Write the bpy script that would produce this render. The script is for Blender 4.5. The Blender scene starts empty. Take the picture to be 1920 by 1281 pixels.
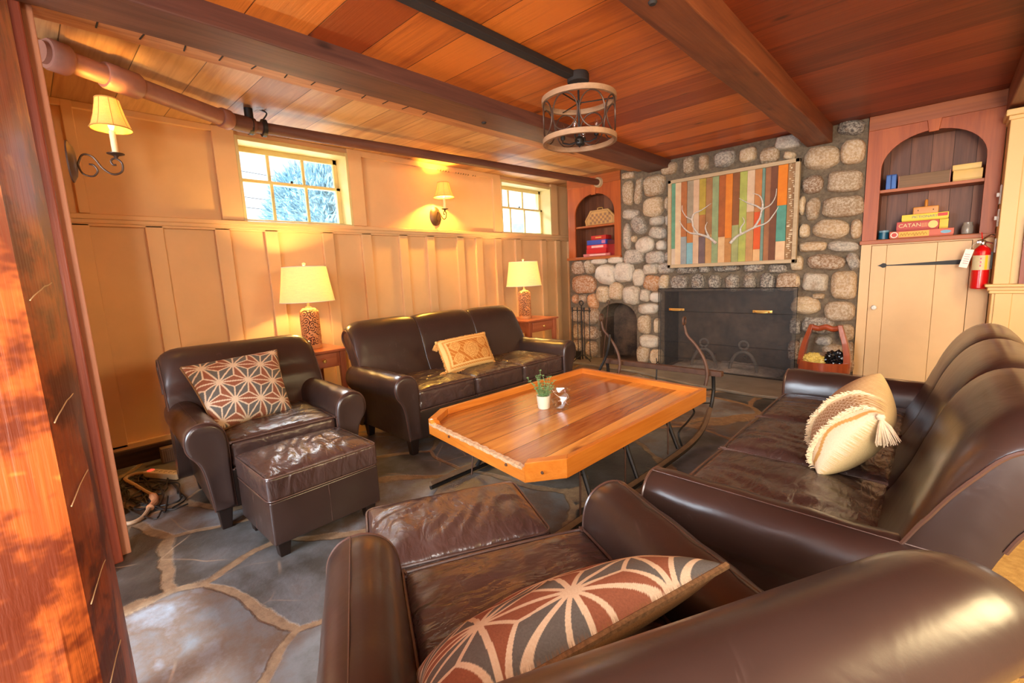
import bpy, bmesh, math, random
import numpy as np
from mathutils import Vector, Matrix
random.seed(7); rng = np.random.default_rng(7)
S = bpy.context.scene; COL = S.collection; D = bpy.data
PI = math.pi
# ------------------------------------------------------------------ camera
FPX = 854.8; YAW, PITCH, ROLL = 0.758800, 0.148641, -0.045315; CAMH = 1.13
fw = Vector((-math.sin(YAW)*math.cos(PITCH), math.cos(YAW)*math.cos(PITCH), -math.sin(PITCH)))
r0 = Vector((math.cos(YAW), math.sin(YAW), 0)); u0 = r0.cross(fw)
rr = r0*math.cos(ROLL)+u0*math.sin(ROLL); uu = -r0*math.sin(ROLL)+u0*math.cos(ROLL)
cd = D.cameras.new('camera'); cam = D.objects.new('camera', cd); COL.objects.link(cam)
cam.matrix_world = Matrix(((rr.x, uu.x, -fw.x, 0), (rr.y, uu.y, -fw.y, 0), (rr.z, uu.z, -fw.z, CAMH), (0, 0, 0, 1)))
cd.sensor_width = 36; cd.lens = FPX*36/1920; cd.clip_start = .02; cd.clip_end = 200
S.camera = cam
# ------------------------------------------------------------------ world, sun, area lights, exposure
w = D.worlds.new('world'); S.world = w; w.use_nodes = True
w.node_tree.nodes['Background'].inputs[0].default_value = (.86, .93, 1, 1)
w.node_tree.nodes['Background'].inputs[1].default_value = 1.35
def area(name, loc, target, sx, sy, power, col, spread=PI):
    l = D.lights.new(name, 'AREA'); l.shape = 'RECTANGLE'; l.size = sx; l.size_y = sy
    l.energy = power; l.color = col; l.spread = spread
    o = D.objects.new(name, l); COL.objects.link(o); o.location = loc
    o.rotation_euler = (Vector(target)-Vector(loc)).to_track_quat('-Z', 'Y').to_euler(); return o
sun = D.lights.new('sun', 'SUN'); sun.energy = 9; sun.angle = .03; sun.color = (.60, .80, 1)
so = D.objects.new('sun', sun); COL.objects.link(so)
so.rotation_euler = Vector((-.03, .72, -.69)).to_track_quat('-Z', 'Y').to_euler()
area('window_daylight', (-4.9, 1.62, 3.2), (-2.6, 1.7, .9), 1.5, 1.2, 330, (.86, .94, 1))
area('window_daylight', (-4.9, 4.37, 3.2), (-2.6, 4.2, .9), 1.5, 1.2, 240, (.86, .94, 1))
area('south_window_daylight', (-1.5, -1.7, 1.35), (-1.6, 1.5, .8), 1.4, 1.4, 140, (.76, .88, 1))
area('room_fill_light', (.9, -1.0, 1.95), (-1.2, 2.6, 1.0), 1.6, .8, 66, (1, .95, .88))  # unseen fill added behind the camera to brighten the room
area('ceiling_fill_light', (.75, -.8, 1.15), (-.9, 1.9, 2.2), .6, .6, 66, (1, .90, .74))  # added upward fill, unseen, brightens the ceiling
area('room_fill_light', (1.6, 2.2, 1.95), (.0, 2.0, .7), .8, .8, 40, (1, .76, .40))  # warm lamp inferred from yellow highlights on the right sofa
area('room_fill_light', (.7, 3.3, 1.2), (-.5, 4.8, 1.2), .5, .8, 4, (1, .82, .58))  # small unseen fill added, aimed at the right cupboard wall
S.view_settings.view_transform = 'Standard'; S.view_settings.look = 'None'
S.view_settings.exposure = 0.55; S.view_settings.gamma = 1; S.view_settings.use_curve_mapping = False
# ------------------------------------------------------------------ helpers
def srgb(r, g, b):
    f = lambda c: (c/255/12.92) if c/255 <= .04045 else ((c/255+.055)/1.055)**2.4
    return (f(r), f(g), f(b), 1)
class NT:
    """small helper to write shader node trees"""
    def __init__(s, name):
        s.m = D.materials.new(name); s.m.use_nodes = True; s.t = s.m.node_tree; s.n = s.t.nodes; s.l = s.t.links
        s.b = s.n['Principled BSDF']
    def new(s, t, **k):
        n = s.n.new(t)
        for a, v in k.items(): setattr(n, a, v)
        return n
    def put(s, sock, v):
        if isinstance(v, bpy.types.NodeSocket): s.l.new(v, sock)
        elif v is not None:
            if sock.type == 'VECTOR' and not hasattr(v, '__len__'): v = (v, v, v)
            sock.default_value = v
    def math(s, op, a, b=0.0, c=None, clamp=False):
        n = s.new('ShaderNodeMath', operation=op, use_clamp=clamp); s.put(n.inputs[0], a); s.put(n.inputs[1], b)
        if c is not None: s.put(n.inputs[2], c)
        return n.outputs[0]
    def obj(s): return s.new('ShaderNodeTexCoord').outputs['Object']
    def sep(s, v):
        n = s.new('ShaderNodeSeparateXYZ'); s.put(n.inputs[0], v); return n.outputs
    def comb(s, x, y, z):
        n = s.new('ShaderNodeCombineXYZ'); s.put(n.inputs[0], x); s.put(n.inputs[1], y); s.put(n.inputs[2], z); return n.outputs[0]
    def noise(s, v, scale, detail=4, rough=.55, dist=0, out=0):
        n = s.new('ShaderNodeTexNoise'); s.put(n.inputs['Vector'], v); n.inputs['Scale'].default_value = scale
        n.inputs['Detail'].default_value = detail; n.inputs['Roughness'].default_value = rough; n.inputs['Distortion'].default_value = dist
        return n.outputs[out]
    def vor(s, v, scale, feature='F1', out='Distance', rnd=1):
        n = s.new('ShaderNodeTexVoronoi', feature=feature); s.put(n.inputs['Vector'], v); n.inputs['Scale'].default_value = scale
        n.inputs['Randomness'].default_value = rnd; return n.outputs[out]
    def white(s, v):
        n = s.new('ShaderNodeTexWhiteNoise', noise_dimensions='1D'); s.put(n.inputs['W'], v); return n.outputs[0]
    def ramp(s, f, stops):
        n = s.new('ShaderNodeValToRGB'); s.put(n.inputs[0], f); e = n.color_ramp.elements
        e[0].position, e[0].color = stops[0]; e[1].position, e[1].color = stops[-1]
        for p, c in stops[1:-1]: x = e.new(p); x.color = c
        return n.outputs[0]
    def mix(s, f, a, b, mode='MIX'):
        n = s.new('ShaderNodeMix', data_type='RGBA', blend_type=mode); s.put(n.inputs[0], f); s.put(n.inputs[6], a); s.put(n.inputs[7], b); return n.outputs[2]
    def step(s, v, lo, hi):
        n = s.new('ShaderNodeMapRange', interpolation_type='SMOOTHSTEP'); s.put(n.inputs[0], v); n.inputs[1].default_value = lo; n.inputs[2].default_value = hi; return n.outputs[0]
    def bump(s, h, strength=.3, dist=.01, nrm=None):
        n = s.new('ShaderNodeBump'); n.inputs['Strength'].default_value = strength; n.inputs['Distance'].default_value = dist
        s.put(n.inputs['Height'], h)
        if nrm is not None: s.l.new(nrm, n.inputs['Normal'])
        return n.outputs[0]
    def fin(s, color=None, rough=None, normal=None, metal=None, **k):
        if color is not None: s.put(s.b.inputs['Base Color'], color)
        if rough is not None: s.put(s.b.inputs['Roughness'], rough)
        if normal is not None: s.put(s.b.inputs['Normal'], normal)
        if metal is not None: s.b.inputs['Metallic'].default_value = metal
        for a, v in k.items(): s.put(s.b.inputs[a.replace('_', ' ')], v)
        return s.m
def flat(name, rgb, rough=.6, metal=0, var=.12, scale=12, bump=.1, **k):
    t = NT(name); c = srgb(*rgb); n = t.noise(t.obj(), scale, 5, .6)
    lo = tuple(x*(1-var) for x in c[:3])+(1,); hi = tuple(min(1, x*(1+var)) for x in c[:3])+(1,)
    return t.fin(t.ramp(n, [(.3, lo), (.7, hi)]), rough, t.bump(t.noise(t.obj(), scale*6, 3), bump, .002), metal, **k)
AX = {'x': 0, 'y': 1, 'z': 2}
def wood(name, dark, light, along='x', across='y', width=None, rough=.4, knots=True, gscale=1., seam=.012, hue=.35, bump=.25, coat=0, knotc=None):
    t = NT(name); o = t.sep(t.obj()); a = o[AX[along]]; b = o[AX[across]]
    c = o[[i for i in range(3) if i not in (AX[along], AX[across])][0]]
    if width:
        q = t.math('DIVIDE', b, width); idx = t.math('FLOOR', q); rnd = t.white(idx)
        fr = t.math('ABSOLUTE', t.math('SUBTRACT', t.math('FRACT', q), .5)); gap = t.step(fr, .5-seam, .5-seam*.3)
    else: rnd = 0.37; gap = None
    off = t.math('MULTIPLY', rnd, 41.0)
    v = t.comb(t.math('ADD', t.math('MULTIPLY', a, 1.3*gscale), off), t.math('MULTIPLY', b, 17*gscale), t.math('MULTIPLY', c, 17*gscale))
    g = t.noise(v, 1.0, 6, .62, .9)
    v2 = t.comb(t.math('ADD', t.math('MULTIPLY', a, 3*gscale), off), t.math('MULTIPLY', b, 90*gscale), t.math('MULTIPLY', c, 90*gscale))
    fine = t.noise(v2, 1.0, 3, .6)
    g = t.math('ADD', t.math('MULTIPLY', g, .75), t.math('MULTIPLY', fine, .25))
    g = t.math('ADD', g, t.math('MULTIPLY', t.math('SUBTRACT', rnd, .5), hue))
    d, l = srgb(*dark), srgb(*light); mid = tuple((x+y)/2 for x, y in zip(d, l))
    col = t.ramp(g, [(.28, d), (.5, mid), (.72, l)])
    if knots:
        kv = t.comb(t.math('ADD', t.math('MULTIPLY', a, 1.6), off), t.math('MULTIPLY', b, 4.2), t.math('MULTIPLY', c, 4.2))
        kd = t.vor(kv, 1.0); kk = t.step(t.math('ADD', kd, t.math('MULTIPLY', fine, .06)), .14, .05)
        kc = srgb(*knotc) if knotc else tuple(x*.18 for x in d[:3])+(1,)
        col = t.mix(t.math('MULTIPLY', kk, .8), col, kc)
    h = fine
    if gap is not None:
        col = t.mix(t.math('MULTIPLY', gap, .85), col, tuple(x*.12 for x in d[:3])+(1,)); h = t.math('SUBTRACT', fine, t.math('MULTIPLY', gap, 3))
    m = t.fin(col, rough, t.bump(h, bump, .004))
    if coat: t.b.inputs['Coat Weight'].default_value = coat; t.b.inputs['Coat Roughness'].default_value = .18
    return m
class MB:
    """collects vertices and faces; build() links them as one mesh object"""
    def __init__(s): s.v = []; s.f = []; s.mi = []; s.c = []; s.cur = 0
    def add(s, vs, fs, col=None):
        o = len(s.v); s.v += [tuple(map(float, p)) for p in vs]; s.f += [tuple(i+o for i in f) for f in fs]; s.mi += [s.cur]*len(fs)
        s.c += list(col) if (col is not None and len(col) == len(vs) and hasattr(col[0], '__len__')) else [col or (1, 1, 1, 1)]*len(vs)
        return s
    def box(s, c, d, rot=None, taper=None):
        hx, hy, hz = [q/2 for q in d]; P = []
        for z in (-1, 1):
            k = taper if (taper and z < 0) else 1
            for x, y in ((-1, -1), (1, -1), (1, 1), (-1, 1)): P.append(Vector((x*hx*k, y*hy*k, z*hz)))
        if rot is not None: P = [rot @ p for p in P]
        P = [p+Vector(c) for p in P]
        return s.add(P, [(3, 2, 1, 0), (4, 5, 6, 7), (0, 1, 5, 4), (1, 2, 6, 5), (2, 3, 7, 6), (3, 0, 4, 7)])
    def bb(s, x0, x1, y0, y1, z0, z1): return s.box(((x0+x1)/2, (y0+y1)/2, (z0+z1)/2), (abs(x1-x0), abs(y1-y0), abs(z1-z0)))
    def rings(s, R, cap=True, closed=False, col=None):
        n = len(R[0]); P = [p for r in R for p in r]; F = []
        m = len(R)
        for i in range(m if closed else m-1):
            for j in range(n):
                a = i*n+j; b = i*n+(j+1) % n; i2 = (i+1) % m
                F.append((a, b, i2*n+(j+1) % n, i2*n+j))
        if cap and not closed: F += [tuple(range(n))[::-1], tuple(range((m-1)*n, m*n))]
        return s.add(P, F, col)
    def tube(s, pts, r, n=8, closed=False, cap=True, flat=1.0):
        pts = [Vector(p) for p in pts]; m = len(pts); R = []; rs = r if hasattr(r, '__len__') else [r]*m
        up = None
        for i, p in enumerate(pts):
            a = pts[(i-1) % m] if (closed or i > 0) else p; b = pts[(i+1) % m] if (closed or i < m-1) else p
            t = (b-a).normalized()
            if up is None: up = Vector((0, 0, 1)) if abs(t.z) < .9 else Vector((1, 0, 0))
            x = t.cross(up).normalized(); y = x.cross(t).normalized(); up = y
            R.append([p+x*math.cos(k*2*PI/n)*rs[i]+y*math.sin(k*2*PI/n)*rs[i]*flat for k in range(n)])
        return s.rings(R, cap and not closed, closed)
    def lathe(s, prof, c=(0, 0, 0), n=24, axis='z', cap=True):
        R = []
        for r, h in prof:
            ring = []
            for k in range(n):
                a = 2*PI*k/n; x, y = r*math.cos(a), r*math.sin(a)
                p = (x, y, h) if axis == 'z' else ((h, x, y) if axis == 'x' else (y, h, x))
                ring.append((p[0]+c[0], p[1]+c[1], p[2]+c[2]))
            R.append(ring)
        return s.rings(R, cap)
    def prism(s, poly, t0, t1, fn):
        """poly in a plane; fn(u, v, t) maps to space"""
        return s.rings([[fn(u, v, t0) for u, v in poly], [fn(u, v, t1) for u, v in poly]])
    def rbox(s, c, d, r=.02, n=(8, 8, 4), puff=0, top=0, rot=None, fn=None):
        """rounded box made of six grids; puff swells the sides, top the upper face"""
        P = []; F = []; h = [q/2 for q in d]
        def pt(x, y, z):
            p = [x*h[0], y*h[1], z*h[2]]; q = [max(-(hh-r), min(hh-r, a)) for a, hh in zip(p, h)]
            dd = Vector([a-b for a, b in zip(p, q)])
            if dd.length > 1e-9: dd = dd.normalized()*r
            w = Vector(q)+dd
            bx, by, bz = 1-x**4, 1-y**4, 1-z**4
            if z > 0: w.z += top*bx*by*z
            w.x += puff*x*by*bz; w.y += puff*y*bx*bz
            if fn: w = fn(w, x, y, z)
            return (rot @ w if rot is not None else w)+Vector(c)
        def lin(k, hh):
            # denser near the rounded edges
            a = [-1+2*i/k for i in range(k+1)]; e = min(.98, (hh-r)/hh)
            ext = [-1+(1-e)*q for q in (.15, .4, .7)]
            return sorted(set([-1, 1]+ext+[-x for x in ext]+[x*e for x in a]))
        L = [lin(n[i], h[i]) for i in range(3)]
        for ax in range(3):
            i, j = [k for k in range(3) if k != ax]
            for sg in (-1, 1):
                o = len(P)
                for a in L[i]:
                    for b in L[j]:
                        q = [0, 0, 0]; q[ax] = sg; q[i] = a; q[j] = b; P.append(pt(*q))
                m = len(L[j])
                for a in range(len(L[i])-1):
                    for b in range(m-1):
                        f = (o+a*m+b, o+(a+1)*m+b, o+(a+1)*m+b+1, o+a*m+b+1)
                        if (sg > 0) == (ax == 1): f = f[::-1]
                        F.append(f)
        return s.add(P, F)
    def xf(s, M):
        s.v = [tuple(M @ Vector(p)) for p in s.v]; return s
    def build(s, name, mat, parent=None, smooth=True, bevel=0, weld=False, angle=35, loc=None):
        me = D.meshes.new(name); me.from_pydata(s.v, [], s.f); me.update()
        mats = mat if isinstance(mat, (list, tuple)) else [mat]
        for m in mats: me.materials.append(m)
        if any(s.mi): me.polygons.foreach_set('material_index', s.mi)
        if any(c != (1, 1, 1, 1) for c in s.c[:1]+s.c[-1:]) or len(set(s.c[::max(1, len(s.c)//50)])) > 1:
            at = me.color_attributes.new('Col', 'FLOAT_COLOR', 'POINT')
            at.data.foreach_set('color', np.array(s.c, dtype=np.float32).ravel())
        bm = bmesh.new(); bm.from_mesh(me)
        if weld: bmesh.ops.remove_doubles(bm, verts=bm.verts, dist=2e-5)
        bmesh.ops.recalc_face_normals(bm, faces=bm.faces); bm.to_mesh(me); bm.free()
        if smooth:
            me.polygons.foreach_set('use_smooth', [True]*len(me.polygons))
            try: me.set_sharp_from_angle(angle=math.radians(angle))
            except Exception: pass
        o = D.objects.new(name, me); COL.objects.link(o)
        if parent is not None: o.parent = parent
        if loc is not None: o.location = loc
        if bevel:
            b = o.modifiers.new('bevel', 'BEVEL'); b.width = bevel; b.segments = 2; b.limit_method = 'ANGLE'; b.angle_limit = .7
        return o
def tag(o, label=None, cat=None, group=None, kind=None):
    if label: o['label'] = label
    if cat: o['category'] = cat
    if group: o['group'] = group
    if kind: o['kind'] = kind
    return o
def thing(name, label, cat, loc=(0, 0, 0), rz=0, group=None):
    o = D.objects.new(name, None); COL.objects.link(o); o.location = loc; o.rotation_euler = (0, 0, rz); o.empty_display_size = .1
    return tag(o, label, cat, group)
def struct(o): return tag(o, kind='structure')
def text(parent, name, body, size, mat, loc, rot, extrude=.0006, sx=1, font=None, align='CENTER', label=None):
    c = D.curves.new(name, 'FONT'); c.body = body; c.size = size; c.extrude = extrude; c.align_x = align; c.align_y = 'CENTER'
    tmp = D.objects.new('tmp', c); COL.objects.link(tmp); bpy.context.view_layer.update()
    me = D.meshes.new_from_object(tmp.evaluated_get(bpy.context.evaluated_depsgraph_get())); D.objects.remove(tmp); D.curves.remove(c)
    me.materials.clear(); me.materials.append(mat); o = D.objects.new(name, me); COL.objects.link(o); o.parent = parent
    o.location = loc; o.rotation_euler = rot; o.scale = (sx, 1, 1)
    if label: o['label'] = label
    return o
def smoothpath(pts, k=6, closed=False):
    P = [Vector(p) for p in pts]; n = len(P); out = []
    rngi = range(n if closed else n-1)
    for i in rngi:
        g = lambda j: P[j % n] if closed else P[max(0, min(n-1, j))]
        a, b, c, d = g(i-1), g(i), g(i+1), g(i+2)
        for q in range(k):
            t = q/k
            out.append(.5*((2*b)+(-a+c)*t+(2*a-5*b+4*c-d)*t*t+(-a+3*b-3*c+d)*t**3))
    if not closed: out.append(P[-1])
    return out
def fnoise(p, s=1.0):
    x, y, z = [q*s for q in p]
    return (math.sin(x*1.7+1.3*math.sin(y*2.1+z))+math.sin(y*2.3+1.1*math.sin(z*1.9+x*1.3))+math.sin(z*2.7+1.2*math.sin(x*2.2+y)))/3
# ------------------------------------------------------------------ materials
def leather(name, base, crease=.35, cs=9, rough=.33, wear=.35, dirn=None):
    t = NT(name); o = t.obj(); c = srgb(*base)
    big = t.noise(o, 2.2, 3); col = t.ramp(big, [(.3, tuple(x*.72 for x in c[:3])+(1,)), (.7, tuple(x*1.25 for x in c[:3])+(1,))])
    os_ = t.sep(o); o2 = t.comb(t.math('MULTIPLY', os_[0], 6), t.math('MULTIPLY', t.math('ADD', os_[1], t.math('MULTIPLY', os_[0], .45)), 55), t.math('MULTIPLY', os_[2], 30)); sc = t.noise(o2, 1, 3, .6, .5); msk = t.step(t.noise(o, 3.1, 3), .5, .66)
    line = t.math('MULTIPLY', t.step(sc, .60, .72), t.math('MULTIPLY', msk, t.math('MULTIPLY', wear, .8)))
    col = t.mix(line, col, tuple(min(1, x*3.2+.05) for x in c[:3])+(1,))
    n2 = t.noise(o, 260, 2)
    if dirn:
        q = t.sep(o); vv = t.comb(t.math('MULTIPLY', q[0], dirn[0]), t.math('MULTIPLY', q[1], dirn[1]), t.math('MULTIPLY', q[2], dirn[2]))
        n1 = t.noise(vv, cs, 2, .45, .8); cr = t.noise(vv, cs*2.2, 2, .5, 1.0)
        h = t.math('ADD', t.math('MULTIPLY', n1, .8), t.math('MULTIPLY', cr, .16))
    else:
        n1 = t.noise(o, cs, 3, .5, 1.6); h = t.math('MULTIPLY', n1, .8)
    h = t.math('ADD', h, t.math('MULTIPLY', n2, .03))
    rg = t.math('ADD', rough-.06, t.math('MULTIPLY', t.noise(o, 5, 4), .14))
    return t.fin(col, rg, t.bump(h, crease, .02), Specular_IOR_Level=.6, Coat_Weight=.3, Coat_Roughness=.22)
M = {}
M['lea'] = leather('brown_leather', (57, 41, 36), .10, 7, .30)
M['lea_top'] = leather('worn_brown_leather', (70, 51, 46), .8, 9, .26, .8, (2.6, 1, 1))
M['lea_top2'] = leather('creased_brown_leather', (75, 55, 50), .75, 9, .25, .9, (1, 2.2, 1))
M['lea_side'] = leather('dark_leather', (48, 35, 29), .05, 5, .38, .1)
M['pipe'] = leather('leather_piping', (84, 58, 49), .05, 30, .32)
M['foot'] = flat('dark_wood_foot', (34, 22, 17), .4)
M['cream'] = flat('cream_paint', (230, 184, 132), .42, var=.05, scale=3, bump=.05)
M['cream2'] = flat('cream_door_paint', (226, 186, 132), .45, var=.05, scale=4, bump=.05)
M['cream3'] = flat('yellow_cream_paint', (222, 184, 120), .42, var=.04, scale=3, bump=.05)
M['sashp'] = flat('sash_paint', (216, 196, 138), .45, var=.05)
M['dark'] = flat('dark_recess', (40, 30, 24), .8)
M['iron'] = flat('black_iron', (40, 36, 34), .5, .4, bump=.3)
M['rust'] = flat('rusty_iron', (92, 62, 46), .6, .3, var=.3, bump=.4)
M['bronze'] = flat('brown_bronze_metal', (84, 62, 50), .42, .5)
M['brass'] = flat('brass', (226, 178, 96), .3, .8)
M['chrome'] = flat('chrome', (200, 200, 200), .2, 1)
M['red'] = flat('red_enamel', (205, 14, 18), .22, var=.03)
M['white'] = flat('white', (238, 236, 228), .5, var=.03)
M['cord'] = flat('cream_cord', (196, 160, 124), .5)
M['blackcord'] = flat('black_cord', (28, 24, 22), .5)
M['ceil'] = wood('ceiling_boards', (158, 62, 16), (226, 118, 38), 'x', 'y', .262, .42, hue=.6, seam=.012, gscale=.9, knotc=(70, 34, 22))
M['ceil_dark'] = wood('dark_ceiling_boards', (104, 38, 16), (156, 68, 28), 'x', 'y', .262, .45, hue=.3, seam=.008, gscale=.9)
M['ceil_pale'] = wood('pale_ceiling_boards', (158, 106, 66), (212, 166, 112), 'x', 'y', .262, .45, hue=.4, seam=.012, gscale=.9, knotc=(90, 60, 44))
M['beam'] = wood('beam_wood', (98, 48, 26), (160, 88, 46), 'y', 'x', None, .5, gscale=.8)
M['beamd'] = wood('dark_beam_wood', (78, 44, 36), (122, 74, 56), 'y', 'x', None, .55, gscale=.8)
M['ledger'] = wood('rough_ledger_wood', (160, 96, 58), (224, 164, 110), 'y', 'x', None, .6, gscale=1.1, bump=.6)
M['post'] = wood('varnished_post_wood', (112, 44, 16), (196, 100, 40), 'z', 'x', None, .38, gscale=2.2, coat=.2, hue=0, knotc=(96, 34, 12))
def post_mat():
    m_ = wood('varnished_post_wood', (112, 46, 18), (188, 94, 38), 'z', 'x', None, .4, gscale=2.2, coat=.2, hue=0, knotc=(90, 32, 12))
    t = NT.__new__(NT); t.m = m_; t.t = m_.node_tree; t.n = t.t.nodes; t.l = t.t.links; t.b = t.n['Principled BSDF']
    src = t.b.inputs['Base Color'].links[0].from_socket; o = t.obj(); s_ = t.sep(o)
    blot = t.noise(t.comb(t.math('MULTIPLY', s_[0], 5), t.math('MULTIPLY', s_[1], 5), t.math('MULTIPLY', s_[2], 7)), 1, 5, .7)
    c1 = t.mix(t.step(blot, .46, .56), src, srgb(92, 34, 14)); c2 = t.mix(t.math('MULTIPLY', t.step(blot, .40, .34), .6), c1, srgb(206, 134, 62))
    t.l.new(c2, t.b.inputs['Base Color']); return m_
M['post'] = post_mat()
M['postred'] = wood('reddish_post_wood', (112, 44, 28), (170, 82, 52), 'z', 'x', None, .42, gscale=.9)
M['cup'] = wood('cupboard_wood', (148, 66, 26), (200, 104, 44), 'z', 'x', None, .45, knots=False, gscale=.6)
M['cuph'] = wood('cupboard_wood_shelf', (146, 74, 34), (194, 108, 52), 'x', 'z', None, .45, knots=False, gscale=.6)
M['cupback'] = wood('cupboard_back_boards', (104, 58, 36), (154, 94, 62), 'z', 'x', .128, .5, seam=.02, hue=.4)
M['table'] = wood('varnished_table_planks', (150, 74, 22), (232, 156, 72), 'y', 'x', .16, .2, gscale=.9, seam=.016, hue=.42, coat=.5, knotc=(110, 46, 14), bump=.12)
M['rim'] = wood('varnished_table_rim', (186, 98, 26), (226, 142, 56), 'y', 'z', None, .3, gscale=.9, coat=.3, knots=True)
M['rimx'] = wood('varnished_table_end_rim', (186, 98, 26), (226, 142, 56), 'x', 'z', None, .3, gscale=.9, coat=.3, knots=True)
M['side'] = wood('side_table_wood', (152, 76, 46), (196, 112, 70), 'y', 'x', None, .32, knots=False, gscale=.7, coat=.3)
M['sidez'] = wood('side_table_leg_wood', (144, 70, 42), (190, 106, 66), 'z', 'x', None, .35, knots=False, gscale=.7)
M['bucket'] = wood('bucket_wood', (132, 52, 26), (178, 84, 42), 'z', 'x', None, .28, knots=False, gscale=1.2, coat=.4)
M['frame'] = wood('pale_frame_wood', (178, 152, 116), (206, 182, 146), 'x', 'z', None, .6, knots=False)
M['blond'] = wood('blond_ring_wood', (146, 108, 78), (184, 144, 106), 'x', 'z', None, .6, knots=False)
def floor_mat():
    t = NT('flagstone'); o = t.obj()
    wob = t.noise(o, 1.1, 3, .5, 0, out=1)
    n = t.new('ShaderNodeVectorMath', operation='MULTIPLY_ADD'); t.l.new(wob, n.inputs[0]); n.inputs[1].default_value = (.5, .5, 0); t.l.new(o, n.inputs[2]); v = n.outputs[0]
    d = t.vor(v, 1.75, 'DISTANCE_TO_EDGE'); idc = t.vor(v, 1.75, 'F1', 'Color'); r = t.sep(idc)[0]
    edge = t.math('ADD', d, t.math('MULTIPLY', t.math('SUBTRACT', t.noise(o, 7, 6, .7), .5), .07)); g = t.step(edge, .040, .022)
    st = t.ramp(t.math('ADD', t.math('MULTIPLY', t.noise(o, 3.2, 8, .65), .62), t.math('MULTIPLY', r, .38)),
        [(.30, srgb(54, 50, 46)), (.42, srgb(80, 76, 70)), (.52, srgb(110, 110, 110)), (.61, srgb(104, 84, 70)), (.74, srgb(140, 146, 152))])
    gr = t.ramp(t.noise(o, 24, 6, .7), [(.3, srgb(112, 86, 64)), (.7, srgb(158, 130, 98))])
    sc = t.vor(n.outputs[0], 2.3, 'DISTANCE_TO_EDGE'); sm = t.step(t.noise(o, 1.9, 2), .52, .6)
    scr = t.math('MULTIPLY', t.step(sc, .014, .003), t.math('MULTIPLY', sm, .55))
    col = t.mix(scr, t.mix(g, st, gr), srgb(188, 160, 130))
    rough = t.math('ADD', .26, t.math('ADD', t.math('MULTIPLY', g, .4), t.math('MULTIPLY', t.noise(o, 14, 4), .16)))
    h = t.math('ADD', t.math('MULTIPLY', t.math('SUBTRACT', 1, g), .5), t.math('MULTIPLY', t.noise(o, 7, 8, .65), .6))
    return t.fin(col, rough, t.bump(h, .4, .02))
M['floor'] = floor_mat()
def carpet_mat():
    t = NT('carpet'); o = t.obj()
    return t.fin(t.ramp(t.noise(o, 40, 6), [(.3, srgb(176, 134, 70)), (.7, srgb(206, 164, 96))]), .95, t.bump(t.noise(o, 400, 2), .6, .005))
M['carpet'] = carpet_mat()
def stone_mat():
    t = NT('field_stone'); o = t.obj(); a = t.new('ShaderNodeVertexColor', layer_name='Col').outputs[0]
    sp = t.noise(o, 60, 6, .75); bl = t.noise(o, 9, 4, .6)
    c = t.mix(t.step(sp, .42, .6), a, t.mix(.5, a, srgb(240, 228, 208)))
    c = t.mix(t.math('MULTIPLY', t.step(sp, .42, .3), .45), c, srgb(70, 58, 48))
    c = t.mix(t.math('MULTIPLY', t.step(bl, .52, .68), .4), c, srgb(150, 112, 76))
    return t.fin(c, .8, t.bump(t.math('ADD', sp, t.math('MULTIPLY', bl, 1.5)), .7, .012))
M['stone'] = stone_mat()
def mortar_mat():
    t = NT('mortar'); o = t.obj(); n = t.noise(o, 30, 8, .75)
    return t.fin(t.ramp(n, [(.3, srgb(92, 78, 64)), (.7, srgb(142, 124, 102))]), .95, t.bump(n, .8, .015))
M['mortar'] = mortar_mat()
def soot_mat():
    t = NT('sooty_brick'); o = t.obj(); n = t.noise(o, 4, 6, .7)
    return t.fin(t.ramp(n, [(.35, srgb(52, 42, 38)), (.7, srgb(126, 98, 76))]), .9, t.bump(t.noise(o, 20, 5), .5, .01))
M['soot'] = soot_mat()
def vcol(name, rough=.85, bscale=300, b=.4, rand=.12):
    t = NT(name); o = t.obj(); a = t.new('ShaderNodeVertexColor', layer_name='Col').outputs[0]; n = t.noise(o, bscale, 3)
    c = t.mix(rand, a, t.ramp(n, [(.3, (0, 0, 0, 1)), (.7, (1, 1, 1, 1))]), 'OVERLAY')
    return t.fin(c, rough, t.bump(n, b, .002))
M['fabric'] = vcol('printed_fabric')
M['paint'] = vcol('painted_plank', .7, 14, .2, .14)
M['print'] = vcol('printed_card', .45, 80, .05, .05)
def lampshade_mat(name, col, emit, strength):
    t = NT(name); o = t.obj(); s = t.sep(o)
    weave = t.math('ADD', t.math('MULTIPLY', t.noise(t.comb(t.math('MULTIPLY', s[0], 20), t.math('MULTIPLY', s[1], 20), t.math('MULTIPLY', s[2], 300)), 1, 3), .5), t.math('MULTIPLY', t.noise(o, 240, 2), .5))
    c = t.ramp(weave, [(.35, tuple(x*.8 for x in srgb(*col)[:3])+(1,)), (.65, srgb(*col))])
    mx = t.new('ShaderNodeMixShader'); mx.inputs[0].default_value = .45
    tr = t.new('ShaderNodeBsdfTranslucent'); t.l.new(c, tr.inputs[0])
    em = t.new('ShaderNodeEmission'); em.inputs[0].default_value = srgb(*emit); em.inputs[1].default_value = strength
    ad = t.new('ShaderNodeAddShader'); t.fin(c, .9)
    t.l.new(t.b.outputs[0], mx.inputs[1]); t.l.new(tr.outputs[0], mx.inputs[2]); t.l.new(mx.outputs[0], ad.inputs[0]); t.l.new(em.outputs[0], ad.inputs[1])
    t.l.new(ad.outputs[0], t.n['Material Output'].inputs[0]); return t.m
M['shade'] = lampshade_mat('linen_lampshade', (240, 222, 176), (255, 214, 140), .22)
M['shade2'] = lampshade_mat('gold_lampshade', (236, 196, 126), (255, 196, 96), .25)
def emis(name, col, s):
    t = NT(name); return t.fin((0, 0, 0, 1), .5, Emission_Color=srgb(*col), Emission_Strength=s)
M['bulb'] = emis('lit_bulb', (255, 214, 140), 3)
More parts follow.
